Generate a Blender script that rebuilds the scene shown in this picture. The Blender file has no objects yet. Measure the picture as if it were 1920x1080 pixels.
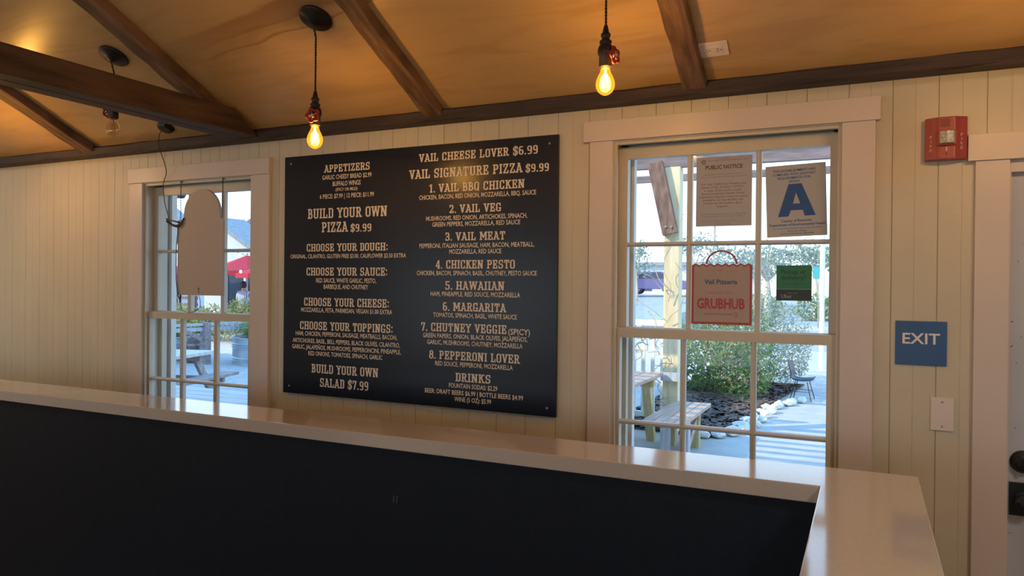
import bpy, bmesh, math, random
from mathutils import Vector, Matrix

# ---------------------------------------------------------------- camera, sky, sun, exposure
C = bpy.context.scene.collection
SC = bpy.context.scene
cam_data = bpy.data.cameras.new('camera')
cam_data.sensor_width = 36.0
cam_data.lens = 26.04
cam_data.clip_start = 0.02
cam = bpy.data.objects.new('camera', cam_data)
C.objects.link(cam)
EYE = Vector((0.0, -2.95, 1.6))
YAW, PITCH, ROLL = 0.44734277, -0.00377389, 0.01006372
fwd = Vector((-math.sin(YAW) * math.cos(PITCH), math.cos(YAW) * math.cos(PITCH), math.sin(PITCH)))
rgt = Vector((math.cos(YAW), math.sin(YAW), 0.0))
upv = rgt.cross(fwd)
r2 = rgt * math.cos(ROLL) + upv * math.sin(ROLL)
u2 = upv * math.cos(ROLL) - rgt * math.sin(ROLL)
cam.matrix_world = Matrix(((r2.x, u2.x, -fwd.x, EYE.x), (r2.y, u2.y, -fwd.y, EYE.y), (r2.z, u2.z, -fwd.z, EYE.z), (0, 0, 0, 1)))
SC.camera = cam

SC.view_settings.view_transform = 'Standard'
SC.view_settings.look = 'None'
SC.view_settings.gamma = 1.0
SC.view_settings.use_curve_mapping = False
SC.view_settings.exposure = 0.0

world = bpy.data.worlds.new('sky')
SC.world = world
world.use_nodes = True
wn = world.node_tree
for n in list(wn.nodes):
    wn.nodes.remove(n)
w_out = wn.nodes.new('ShaderNodeOutputWorld')
w_bg = wn.nodes.new('ShaderNodeBackground')
w_tc = wn.nodes.new('ShaderNodeTexCoord')
w_sep = wn.nodes.new('ShaderNodeSeparateXYZ')
w_rmp = wn.nodes.new('ShaderNodeValToRGB')
wn.links.new(w_tc.outputs['Generated'], w_sep.inputs[0])
wn.links.new(w_sep.outputs[2], w_rmp.inputs[0])
wn.links.new(w_rmp.outputs[0], w_bg.inputs[0])
wn.links.new(w_bg.outputs[0], w_out.inputs[0])
cr = w_rmp.color_ramp
cr.elements[0].position = 0.0
cr.elements[0].color = (0.90, 1.0, 1.06, 1)
cr.elements[1].position = 0.85
cr.elements[1].color = (0.22, 0.58, 1.20, 1)
e = cr.elements.new(0.22)
e.color = (0.66, 0.92, 1.16, 1)
w_bg.inputs[1].default_value = 2.1

SUN_EL, SUN_DIR = math.radians(33), Vector((0.75, 0.66, 0)).normalized()
sd = bpy.data.lights.new('sun', 'SUN')
sd.energy = 5.0
sd.angle = math.radians(0.6)
sd.color = (1.0, 0.82, 0.52)
sun = bpy.data.objects.new('sun', sd)
C.objects.link(sun)
sv = Vector((SUN_DIR.x * math.cos(SUN_EL), SUN_DIR.y * math.cos(SUN_EL), -math.sin(SUN_EL)))
sun.rotation_euler = sv.to_track_quat('-Z', 'Y').to_euler()
sun.location = (-20, -20, 20)

random.seed(7)
R = random.uniform

# ---------------------------------------------------------------- materials
def mat(name, col, rough=0.5, metal=0.0, var=0.0, scale=8.0, bump=0.0, bscale=60.0, spec=0.5, stretch=(1, 1, 1), col2=None, translucent=0.0):
    m = bpy.data.materials.new(name)
    m.use_nodes = True
    nt = m.node_tree
    b = nt.nodes['Principled BSDF']
    b.inputs['Roughness'].default_value = rough
    b.inputs['Metallic'].default_value = metal
    b.inputs['Specular IOR Level'].default_value = spec
    tc = nt.nodes.new('ShaderNodeTexCoord')
    mp = nt.nodes.new('ShaderNodeMapping')
    mp.inputs['Scale'].default_value = stretch
    nt.links.new(tc.outputs['Object'], mp.inputs[0])
    nz = nt.nodes.new('ShaderNodeTexNoise')
    nz.inputs['Scale'].default_value = scale
    nz.inputs['Detail'].default_value = 5
    nt.links.new(mp.outputs[0], nz.inputs['Vector'])
    rp = nt.nodes.new('ShaderNodeValToRGB')
    c2 = col2 or tuple(max(0, c * (1 - var)) for c in col)
    c1 = col if col2 else tuple(min(1, c * (1 + var * 0.6)) for c in col)
    rp.color_ramp.elements[0].position = 0.35
    rp.color_ramp.elements[1].position = 0.65
    rp.color_ramp.elements[0].color = (*c2, 1)
    rp.color_ramp.elements[1].color = (*c1, 1)
    nt.links.new(nz.outputs[0], rp.inputs[0])
    nt.links.new(rp.outputs[0], b.inputs['Base Color'])
    if bump:
        n2 = nt.nodes.new('ShaderNodeTexNoise')
        n2.inputs['Scale'].default_value = bscale
        n2.inputs['Detail'].default_value = 4
        nt.links.new(mp.outputs[0], n2.inputs['Vector'])
        bp = nt.nodes.new('ShaderNodeBump')
        bp.inputs['Strength'].default_value = bump
        bp.inputs['Distance'].default_value = 0.005
        nt.links.new(n2.outputs[0], bp.inputs['Height'])
        nt.links.new(bp.outputs[0], b.inputs['Normal'])
    if translucent:
        tr = nt.nodes.new('ShaderNodeBsdfTranslucent')
        nt.links.new(rp.outputs[0], tr.inputs[0])
        mx = nt.nodes.new('ShaderNodeMixShader')
        mx.inputs[0].default_value = translucent
        nt.links.new(b.outputs[0], mx.inputs[1])
        nt.links.new(tr.outputs[0], mx.inputs[2])
        nt.links.new(mx.outputs[0], nt.nodes['Material Output'].inputs[0])
    return m

def emit(name, col, strength):
    m = bpy.data.materials.new(name)
    m.use_nodes = True
    nt = m.node_tree
    nt.nodes.remove(nt.nodes['Principled BSDF'])
    e_ = nt.nodes.new('ShaderNodeEmission')
    e_.inputs[0].default_value = (*col, 1)
    e_.inputs[1].default_value = strength
    nt.links.new(e_.outputs[0], nt.nodes['Material Output'].inputs[0])
    return m

def glassy(name, tint=(1, 1, 1), gloss=0.06, rough=0.02, glow=None, glow_strength=0.0):
    m = bpy.data.materials.new(name)
    m.use_nodes = True
    nt = m.node_tree
    nt.nodes.remove(nt.nodes['Principled BSDF'])
    tr = nt.nodes.new('ShaderNodeBsdfTransparent')
    tr.inputs[0].default_value = (*tint, 1)
    gl = nt.nodes.new('ShaderNodeBsdfGlossy')
    gl.inputs['Roughness'].default_value = rough
    lw = nt.nodes.new('ShaderNodeLayerWeight')
    lw.inputs['Blend'].default_value = 0.5
    pw = nt.nodes.new('ShaderNodeMath')
    pw.operation = 'POWER'
    pw.inputs[1].default_value = 4.0
    nt.links.new(lw.outputs['Facing'], pw.inputs[0])
    mth = nt.nodes.new('ShaderNodeMath')
    mth.operation = 'MULTIPLY_ADD'
    mth.inputs[1].default_value = 0.5
    mth.inputs[2].default_value = gloss * 0.5
    mth.use_clamp = True
    nt.links.new(pw.outputs[0], mth.inputs[0])
    mx = nt.nodes.new('ShaderNodeMixShader')
    nt.links.new(mth.outputs[0], mx.inputs[0])
    nt.links.new(tr.outputs[0], mx.inputs[1])
    nt.links.new(gl.outputs[0], mx.inputs[2])
    last = mx.outputs[0]
    if glow:
        em = nt.nodes.new('ShaderNodeEmission')
        em.inputs[0].default_value = (*glow, 1)
        em.inputs[1].default_value = glow_strength
        ad = nt.nodes.new('ShaderNodeAddShader')
        nt.links.new(last, ad.inputs[0])
        nt.links.new(em.outputs[0], ad.inputs[1])
        last = ad.outputs[0]
    nt.links.new(last, nt.nodes['Material Output'].inputs[0])
    return m

def wood(name, dark, light, scale=3.0, stretch=(1, 1, 1), rough=0.5, bump=0.25, spec=0.4):
    m = mat(name, light, rough, 0, 0, scale, bump, scale * 8, spec, stretch, dark)
    return m

def plywood(name):
    """varnished ceiling plywood: warm grain, a long water stain and a panel seam"""
    m = bpy.data.materials.new(name)
    m.use_nodes = True
    nt = m.node_tree
    N, Lk = nt.nodes, nt.links
    b = N['Principled BSDF']
    b.inputs['Roughness'].default_value = 0.30
    b.inputs['Specular IOR Level'].default_value = 0.5
    tc = N.new('ShaderNodeTexCoord')
    mp = N.new('ShaderNodeMapping')
    mp.inputs['Scale'].default_value = (0.9, 5.0, 5.0)
    Lk.new(tc.outputs['Object'], mp.inputs[0])
    nz = N.new('ShaderNodeTexNoise')
    nz.inputs['Scale'].default_value = 1.6
    nz.inputs['Detail'].default_value = 4
    nz.inputs['Distortion'].default_value = 1.2
    Lk.new(mp.outputs[0], nz.inputs['Vector'])
    wv = N.new('ShaderNodeMath'); wv.operation = 'MULTIPLY'; wv.inputs[1].default_value = 14.0
    Lk.new(nz.outputs[0], wv.inputs[0])
    fr = N.new('ShaderNodeMath'); fr.operation = 'SINE'
    Lk.new(wv.outputs[0], fr.inputs[0])
    rp = N.new('ShaderNodeValToRGB')
    rp.color_ramp.elements[0].position = 0.0
    rp.color_ramp.elements[0].color = (0.53, 0.335, 0.140, 1)
    rp.color_ramp.elements[1].position = 1.0
    rp.color_ramp.elements[1].color = (0.61, 0.40, 0.18, 1)
    ad = N.new('ShaderNodeMath'); ad.operation = 'MULTIPLY_ADD'; ad.inputs[1].default_value = 0.5; ad.inputs[2].default_value = 0.5
    Lk.new(fr.outputs[0], ad.inputs[0]); Lk.new(ad.outputs[0], rp.inputs[0])
    # stain: bands across the slope around y = -0.6, between x = -2.95 and -1.5
    sp = N.new('ShaderNodeSeparateXYZ'); Lk.new(tc.outputs['Object'], sp.inputs[0])
    n3 = N.new('ShaderNodeTexNoise'); n3.inputs['Scale'].default_value = 3.0; n3.inputs['Detail'].default_value = 6
    mp3 = N.new('ShaderNodeMapping'); mp3.inputs['Scale'].default_value = (0.8, 3, 3)
    Lk.new(tc.outputs['Object'], mp3.inputs[0]); Lk.new(mp3.outputs[0], n3.inputs['Vector'])
    def math_(op, a, bval, c=None):
        q = N.new('ShaderNodeMath'); q.operation = op
        for i, v in enumerate((a, bval, c)):
            if v is None: continue
            if isinstance(v, (int, float)): q.inputs[i].default_value = v
            else: Lk.new(v, q.inputs[i])
        return q.outputs[0]
    yline = math_('MULTIPLY_ADD', sp.outputs[0], 0.117, sp.outputs[1])       # distance across the stain
    d = math_('ADD', yline, math_('MULTIPLY', n3.outputs[0], 0.08))
    mr = N.new('ShaderNodeValToRGB'); mr.color_ramp.interpolation = 'LINEAR'
    els = mr.color_ramp.elements
    els[0].position = 0.0; els[0].color = (0, 0, 0, 1)
    els[1].position = 1.0; els[1].color = (0, 0, 0, 1)
    t = math_('MULTIPLY_ADD', d, 5.0, 4.8)
    for p, v in ((0.14, 0), (0.24, .75), (0.50, .6), (0.56, 0.75), (0.60, 0.25), (0.76, .22), (0.81, 0.85), (0.85, 0.03)):
        e1 = els.new(p); e1.color = (v, v, v, 1)
    Lk.new(t, mr.inputs[0])
    xr = N.new('ShaderNodeMapRange'); xr.inputs[1].default_value = -2.95; xr.inputs[2].default_value = -2.35
    Lk.new(sp.outputs[0], xr.inputs[0])
    xr2 = N.new('ShaderNodeMapRange'); xr2.inputs[1].default_value = -1.2; xr2.inputs[2].default_value = -1.75
    Lk.new(sp.outputs[0], xr2.inputs[0])
    xm = math_('MULTIPLY', math_('MULTIPLY', xr.outputs[0], xr2.outputs[0]), mr.outputs[0])
    mx = N.new('ShaderNodeMix'); mx.data_type = 'RGBA'
    Lk.new(math_('MULTIPLY', xm, 0.80), mx.inputs[0])
    Lk.new(rp.outputs[0], mx.inputs[6])
    mx.inputs[7].default_value = (0.24, 0.10, 0.028, 1)
    Lk.new(mx.outputs[2], b.inputs['Base Color'])
    return m

M = {}
M['wall'] = mat('cream_wall_paint', (0.62, 0.56, 0.425), 0.45, var=0.05, scale=3, bump=0.05, bscale=30)
M['trim'] = mat('white_trim_paint', (0.67, 0.585, 0.525), 0.4, var=0.03, scale=4)
M['sash'] = mat('sash_paint', (0.60, 0.54, 0.43), 0.42, var=0.04, scale=5)
M['ceil'] = plywood('varnished_plywood')
M['beam'] = wood('dark_beam_wood', (0.030, 0.022, 0.021), (0.068, 0.046, 0.042), 4.0, (0.6, 6, 6), 0.6, 0.6)
M['beam_y'] = wood('dark_beam_wood_cross', (0.050, 0.030, 0.024), (0.12, 0.072, 0.052), 4.0, (6, 0.6, 6), 0.6, 0.6)
M['rafter'] = wood('rough_rafter_wood', (0.10, 0.056, 0.034), (0.25, 0.145, 0.085), 5.0, (7, 1.0, 1.0), 0.65, 0.8)
M['floor'] = wood('floor_boards', (0.10, 0.06, 0.035), (0.16, 0.10, 0.06), 2, (1, 8, 1), 0.4)
M['glass'] = glassy('window_glass', (0.97, 0.99, 1.0), 0.04)
M['quartz'] = mat('quartz_counter', (0.54, 0.465, 0.39), 0.11, var=0.03, scale=90, spec=0.6)
_q = M['quartz'].node_tree.nodes['Principled BSDF']
_q.inputs['Coat Weight'].default_value = 0.35
_q.inputs['Coat Roughness'].default_value = 0.07
_q.inputs['Coat IOR'].default_value = 1.6
M['navy'] = mat('navy_panel_paint', (0.010, 0.0135, 0.021), 0.5, var=0.15, scale=30, spec=0.18)
M['board'] = mat('navy_menu_panel', (0.010, 0.014, 0.027), 0.27, var=0.05, scale=20, spec=0.36)
M['ink_cream'] = mat('cream_lettering', (0.80, 0.70, 0.58), 0.5, var=0.02)
M['ink_white'] = mat('white_lettering', (0.82, 0.80, 0.78), 0.5, var=0.02)
M['ink_dark'] = mat('dark_print', (0.07, 0.055, 0.05), 0.6, var=0.02)
M['ink_brown'] = mat('brown_print', (0.14, 0.085, 0.06), 0.6, var=0.02)
M['ink_grey'] = mat('grey_print', (0.28, 0.22, 0.18), 0.6, var=0.02)
M['ink_blue'] = mat('blue_print', (0.015, 0.075, 0.27), 0.45, var=0.04)
M['ink_red'] = mat('red_print', (0.42, 0.06, 0.07), 0.5, var=0.03)
M['ink_pink'] = mat('pale_red_print', (0.48, 0.20, 0.18), 0.5, var=0.03)
M['paper'] = mat('paper', (0.62, 0.55, 0.47), 0.6, var=0.03, scale=6, translucent=0.48)
M['sleeve'] = glassy('clear_sleeve', (0.93, 0.97, 1.0), 0.05, 0.1)
M['sticker_paper'] = mat('sticker_paper', (0.52, 0.42, 0.36), 0.5, var=0.02, translucent=0.2)
M['green'] = mat('green_sticker', (0.045, 0.24, 0.13), 0.5, var=0.04, translucent=0.2)
M['green_ink'] = mat('dark_green_print', (0.018, 0.085, 0.05), 0.5, var=0.02)
M['slate'] = mat('dark_sticker_band', (0.028, 0.042, 0.045), 0.5, var=0.04)
M['pale_ink'] = mat('pale_print', (0.22, 0.26, 0.24), 0.5, var=0.02)
M['sign_back'] = mat('sign_back_board', (0.50, 0.40, 0.335), 0.5, var=0.02, scale=3)
M['black'] = mat('black_metal', (0.022, 0.020, 0.019), 0.4, 0.3, var=0.1, scale=30)
M['cord'] = mat('twisted_cord', (0.055, 0.028, 0.016), 0.7, var=0.3, scale=200)
M['cable'] = mat('black_cable', (0.02, 0.018, 0.018), 0.5, var=0.1)
M['iron'] = mat('pipe_iron', (0.045, 0.033, 0.028), 0.45, 0.5, var=0.2, scale=40)
M['valve_red'] = mat('red_valve_paint', (0.38, 0.035, 0.025), 0.35, var=0.15, scale=40)
M['valve_hub'] = mat('valve_hub_metal', (0.6, 0.5, 0.45), 0.3, 0.8, var=0.1)
M['bulb_lit'] = glassy('amber_bulb_glass_lit', (1.0, 0.72, 0.25), 0.05, 0.05, (1.0, 0.42, 0.03), 0.75)
M['bulb_off'] = glassy('amber_bulb_glass', (0.97, 0.92, 0.80), 0.22, 0.03)
M['filament'] = emit('glowing_filament', (1.0, 0.62, 0.18), 26.0)
M['filament_off'] = mat('dull_filament', (0.5, 0.3, 0.1), 0.4, 0.6, var=0.1)
M['fill_bulb'] = emit('fill_lamp_bulb', (1.0, 0.9, 0.76), 6.0)  # glow of the added fill lamps
M['brass'] = mat('bulb_collar', (0.35, 0.18, 0.06), 0.35, 0.8, var=0.1)
M['alarm'] = mat('red_alarm_plastic', (0.36, 0.062, 0.062), 0.4, var=0.05, scale=10)
M['alarm_dark'] = mat('dark_red_slot', (0.12, 0.02, 0.02), 0.5, var=0.05)
M['lens'] = mat('strobe_lens', (0.55, 0.53, 0.48), 0.15, 0.3, var=0.35, scale=120)
M['alarm_ink'] = mat('alarm_lettering', (0.62, 0.36, 0.32), 0.5, var=0.02)
M['exit'] = mat('blue_exit_plastic', (0.035, 0.115, 0.30), 0.45, var=0.04, scale=10)
M['plate'] = mat('white_plastic', (0.76, 0.66, 0.62), 0.35, var=0.02)
M['steel'] = mat('screw_steel', (0.4, 0.38, 0.35), 0.35, 0.8, var=0.1)
M['door'] = mat('scuffed_door_paint', (0.52, 0.545, 0.60), 0.5, var=0.05, scale=4)
M['hardware'] = mat('dark_bronze', (0.025, 0.028, 0.03), 0.4, 0.5, var=0.2, scale=30)
# outdoors
M['asphalt'] = mat('pale_asphalt', (0.34, 0.38, 0.42), 0.85, var=0.12, scale=3, spec=0.2)  # even pale blue-grey base colour
M['concrete'] = mat('pale_concrete', (0.47, 0.46, 0.43), 0.8, var=0.10, scale=4, bump=0.1, spec=0.2)
M['dirt'] = mat('decomposed_granite', (0.52, 0.50, 0.47), 0.9, var=0.15, scale=10, spec=0.1)
M['mulch'] = mat('bark_mulch', (0.15, 0.115, 0.10), 0.9, var=0.4, scale=20, spec=0.1)
M['rock'] = mat('white_rock', (0.72, 0.70, 0.66), 0.8, var=0.15, scale=12, bump=0.4)
M['pergola'] = wood('grey_pergola_timber', (0.14, 0.11, 0.115), (0.24, 0.19, 0.19), 4, (0.8, 6, 6), 0.7)
M['brace'] = wood('reddish_brace_timber', (0.13, 0.075, 0.06), (0.27, 0.16, 0.12), 5, (4, 4, 1), 0.7)
M['post'] = wood('pale_post_timber', (0.62, 0.50, 0.30), (0.80, 0.68, 0.44), 3, (6, 6, 0.7), 0.7)
M['greypost'] = wood('weathered_post_timber', (0.40, 0.42, 0.46), (0.56, 0.58, 0.62), 4, (6, 6, 0.7), 0.7)
M['picket'] = mat('white_picket_paint', (0.82, 0.80, 0.76), 0.6, var=0.05)
M['bench'] = wood('stained_bench_boards', (0.40, 0.25, 0.18), (0.56, 0.38, 0.29), 4, (6, 0.6, 6), 0.45)
M['benchleg'] = wood('bench_leg_timber', (0.45, 0.33, 0.14), (0.62, 0.48, 0.24), 4, (6, 6, 1), 0.6)
M['table'] = wood('weathered_table_timber', (0.24, 0.19, 0.18), (0.40, 0.33, 0.32), 4, (0.8, 5, 5), 0.6)
M['tabletop'] = wood('pale_table_boards', (0.52, 0.50, 0.50), (0.70, 0.68, 0.67), 4, (0.8, 5, 5), 0.5)
M['galv'] = mat('galvanised_steel', (0.55, 0.60, 0.64), 0.45, 0.6, var=0.10, scale=5)
M['leaf'] = mat('green_leaves', (0.27, 0.37, 0.11), 0.6, 0, 0, 6, col2=(0.09, 0.18, 0.07), translucent=0.3, spec=0.3)
M['leaf_grey'] = mat('grey_green_leaves', (0.38, 0.44, 0.33), 0.6, 0, 0, 5, col2=(0.18, 0.26, 0.20), translucent=0.25, spec=0.3)
M['leaf_yel'] = mat('yellow_green_leaves', (0.42, 0.42, 0.14), 0.6, 0, 0, 4, col2=(0.17, 0.25, 0.07), translucent=0.3, spec=0.3)
M['leaf_far'] = mat('pale_far_leaves', (0.42, 0.46, 0.36), 0.7, 0, 0, 2, col2=(0.22, 0.30, 0.28), translucent=0.3, spec=0.2)
M['bark'] = mat('pale_bark', (0.55, 0.48, 0.38), 0.8, var=0.2, scale=15)
M['twig'] = mat('dry_twig', (0.52, 0.40, 0.26), 0.8, var=0.25, scale=20)
M['bldg'] = mat('white_building_paint', (0.62, 0.66, 0.70), 0.7, var=0.03)
M['roof'] = mat('grey_shingle_roof', (0.26, 0.31, 0.35), 0.85, var=0.15, scale=9)
M['barn'] = mat('brick_red_siding', (0.36, 0.15, 0.13), 0.8, var=0.08, scale=5)
M['darkwin'] = mat('dark_window', (0.05, 0.06, 0.08), 0.2, var=0.3, scale=3)
M['umb'] = mat('red_canvas', (0.62, 0.045, 0.075), 0.7, var=0.05, translucent=0.45)
M['shirt'] = mat('blue_striped_shirt', (0.5, 0.58, 0.7), 0.8, var=0.05)
M['skin'] = mat('skin', (0.50, 0.30, 0.22), 0.55, var=0.03)
M['hair'] = mat('dark_hair', (0.03, 0.022, 0.018), 0.6, var=0.1)
M['jeans'] = mat('dark_trousers', (0.04, 0.05, 0.08), 0.8, var=0.05)
M['festoon'] = emit('string_light_glow', (1.0, 0.92, 0.75), 4.0)
M['carp'] = mat('violet_car_paint', (0.16, 0.13, 0.30), 0.25, 0.2, var=0.03)
M['carw'] = mat('white_car_paint', (0.7, 0.7, 0.72), 0.25, 0.1, var=0.03)
M['tyre'] = mat('tyre_rubber', (0.02, 0.02, 0.02), 0.8, var=0.1)
M['teal'] = mat('teal_sign_face', (0.03, 0.32, 0.36), 0.5, var=0.03)
M['whitepole'] = mat('white_pole_paint', (0.80, 0.80, 0.78), 0.5, var=0.03)
M['chair'] = mat('charcoal_chair_shell', (0.075, 0.075, 0.085), 0.5, var=0.1)
M['wicker'] = wood('barrel_staves', (0.14, 0.10, 0.09), (0.28, 0.21, 0.18), 6, (6, 6, 1), 0.7)

# striped shirt: vertical pale and blue bands woven into the cloth
def _stripe_shirt(m):
    nt = m.node_tree
    b = nt.nodes['Principled BSDF']
    tc = nt.nodes.new('ShaderNodeTexCoord')
    wv = nt.nodes.new('ShaderNodeTexWave')
    wv.inputs['Scale'].default_value = 4.5
    rp = nt.nodes.new('ShaderNodeValToRGB')
    rp.color_ramp.elements[0].color = (0.08, 0.18, 0.36, 1)
    rp.color_ramp.elements[1].color = (0.62, 0.68, 0.76, 1)
    nt.links.new(tc.outputs['Object'], wv.inputs['Vector'])
    nt.links.new(wv.outputs[0], rp.inputs[0])
    nt.links.new(rp.outputs[0], b.inputs['Base Color'])
_stripe_shirt(M['shirt'])

# scuffed door: small dark chips
def _chips(m):
    nt = m.node_tree
    b = nt.nodes['Principled BSDF']
    src = b.inputs['Base Color'].links[0].from_socket
    tc = nt.nodes.new('ShaderNodeTexCoord')
    nz = nt.nodes.new('ShaderNodeTexNoise')
    nz.inputs['Scale'].default_value = 70
    nz.inputs['Detail'].default_value = 3
    nt.links.new(tc.outputs['Object'], nz.inputs['Vector'])
    rp = nt.nodes.new('ShaderNodeValToRGB')
    rp.color_ramp.elements[0].position = 0.67
    rp.color_ramp.elements[0].color = (0, 0, 0, 1)
    rp.color_ramp.elements[1].position = 0.72
    rp.color_ramp.elements[1].color = (1, 1, 1, 1)
    nt.links.new(nz.outputs[0], rp.inputs[0])
    mx = nt.nodes.new('ShaderNodeMix')
    mx.data_type = 'RGBA'
    nt.links.new(rp.outputs[0], mx.inputs[0])
    nt.links.new(src, mx.inputs[6])
    mx.inputs[7].default_value = (0.16, 0.15, 0.15, 1)
    nt.links.new(mx.outputs[2], b.inputs['Base Color'])
_chips(M['door'])

# ---------------------------------------------------------------- object helpers
def tag(o, label=None, cat=None, group=None, kind=None):
    if label: o['label'] = label
    if cat: o['category'] = cat
    if group: o['group'] = group
    if kind: o['kind'] = kind
    return o

def thing(name, loc, label=None, cat=None, group=None, rot=(0, 0, 0), kind=None):
    o = bpy.data.objects.new(name, None)
    o.empty_display_size = 0.05
    C.objects.link(o)
    o.location = loc
    o.rotation_euler = rot
    return tag(o, label, cat, group, kind)

def offset_of(p):
    v = Vector((0, 0, 0))
    while p:
        v += Vector(p.location)
        p = p.parent
    return v

class MB:
    """collects shapes; build() links them as one mesh object"""
    def __init__(s):
        s.v, s.f = [], []
    def add(s, vs, fs):
        n = len(s.v)
        s.v += [tuple(v) for v in vs]
        s.f += [tuple(i + n for i in f) for f in fs]
        return s
    def quad(s, a, b, c, d):
        return s.add([a, b, c, d], [(0, 1, 2, 3)])
    def box(s, x0, x1, y0, y1, z0, z1):
        return s.add([(x0, y0, z0), (x1, y0, z0), (x1, y1, z0), (x0, y1, z0), (x0, y0, z1), (x1, y0, z1), (x1, y1, z1), (x0, y1, z1)],
                     [(3, 2, 1, 0), (4, 5, 6, 7), (0, 1, 5, 4), (1, 2, 6, 5), (2, 3, 7, 6), (3, 0, 4, 7)])
    def bar(s, a, b, w, h, up=(0, 0, 1)):
        a, b, up = Vector(a), Vector(b), Vector(up)
        d = (b - a).normalized()
        x = d.cross(up)
        if x.length < 1e-4:
            x = d.cross(Vector((1, 0, 0)))
        x.normalize()
        y = x.cross(d)
        vs = []
        for p in (a, b):
            for sx, sy in ((-1, -1), (1, -1), (1, 1), (-1, 1)):
                vs.append(p + x * sx * w / 2 + y * sy * h / 2)
        return s.add(vs, [(0, 1, 2, 3), (7, 6, 5, 4), (0, 4, 5, 1), (1, 5, 6, 2), (2, 6, 7, 3), (3, 7, 4, 0)])
    def prism(s, poly, a, b):
        """poly: 2-D points; a, b: functions mapping (u, v) to 3-D for the two ends"""
        n = len(poly)
        vs = [a(*p) for p in poly] + [b(*p) for p in poly]
        fs = [tuple(range(n - 1, -1, -1)), tuple(range(n, 2 * n))] + [(i, (i + 1) % n, n + (i + 1) % n, n + i) for i in range(n)]
        return s.add(vs, fs)
    def lathe(s, prof, n=24, centre=(0, 0, 0), axis=(0, 0, 1)):
        ax = Vector(axis).normalized()
        t = Vector((1, 0, 0)) if abs(ax.x) < 0.9 else Vector((0, 1, 0))
        x = ax.cross(t).normalized()
        y = ax.cross(x)
        c = Vector(centre)
        vs, fs = [], []
        for r, h in prof:
            for k in range(n):
                a = 2 * math.pi * k / n
                vs.append(c + ax * h + (x * math.cos(a) + y * math.sin(a)) * max(r, 1e-5))
        for i in range(len(prof) - 1):
            for k in range(n):
                fs.append((i * n + k, i * n + (k + 1) % n, (i + 1) * n + (k + 1) % n, (i + 1) * n + k))
        return s.add(vs, fs)
    def tube(s, pts, r, n=8):
        pts = [Vector(p) for p in pts]
        rr = r if isinstance(r, (list, tuple)) else [r] * len(pts)
        vs, fs = [], []
        px = None
        for i, p in enumerate(pts):
            d = (pts[min(i + 1, len(pts) - 1)] - pts[max(i - 1, 0)])
            d = d.normalized() if d.length > 1e-9 else Vector((0, 0, 1))
            x = d.cross(Vector((0, 0, 1))) if px is None else px - d * px.dot(d)
            if x.length < 1e-4:
                x = d.cross(Vector((1, 0, 0)))
            x.normalize()
            px = x
            y = d.cross(x)
            for k in range(n):
                a = 2 * math.pi * k / n
                vs.append(p + (x * math.cos(a) + y * math.sin(a)) * rr[i])
        for i in range(len(pts) - 1):
            for k in range(n):
                fs.append((i * n + k, i * n + (k + 1) % n, (i + 1) * n + (k + 1) % n, (i + 1) * n + k))
        fs.append(tuple(range(n - 1, -1, -1)))
        fs.append(tuple((len(pts) - 1) * n + k for k in range(n)))
        return s.add(vs, fs)
    def build(s, name, m, parent=None, local=False, bevel=0.0, smooth=False, kind=None):
        off = Vector((0, 0, 0)) if local or parent is None else offset_of(parent)
        me = bpy.data.meshes.new(name)
        me.from_pydata([tuple(Vector(v) - off) for v in s.v], [], s.f)
        me.validate()
        if bevel:
            bm = bmesh.new()
            bm.from_mesh(me)
            bmesh.ops.remove_doubles(bm, verts=bm.verts, dist=1e-6)
            bmesh.ops.bevel(bm, geom=[e_ for e_ in bm.edges if e_.is_manifold and e_.calc_face_angle(0) > 0.5], offset=bevel, segments=2, profile=0.6, affect='EDGES', clamp_overlap=True)
            bm.to_mesh(me)
            bm.free()
        if smooth:
            me.polygons.foreach_set('use_smooth', [True] * len(me.polygons))
        me.materials.append(m)
        me.update()
        o = bpy.data.objects.new(name, me)
        C.objects.link(o)
        if parent:
            o.parent = parent
        if kind: o['kind'] = kind
        return o

def copy_tree(o, parent=None):
    c = o.copy()
    C.objects.link(c)
    c.parent = parent
    for ch in list(o.children):
        copy_tree(ch, c)
    return c

def curve_pts(pts, n=12):
    """Catmull-Rom through pts"""
    P = [Vector(p) for p in pts]
    P = [P[0] * 2 - P[1]] + P + [P[-1] * 2 - P[-2]]
    out = []
    for i in range(1, len(P) - 2):
        for k in range(n):
            t = k / n
            a, b, c, d = P[i - 1], P[i], P[i + 1], P[i + 2]
            out.append(0.5 * ((2 * b) + (c - a) * t + (2 * a - 5 * b + 4 * c - d) * t * t + (3 * b - a - 3 * c + d) * t ** 3))
    out.append(P[-2])
    return out

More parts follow.
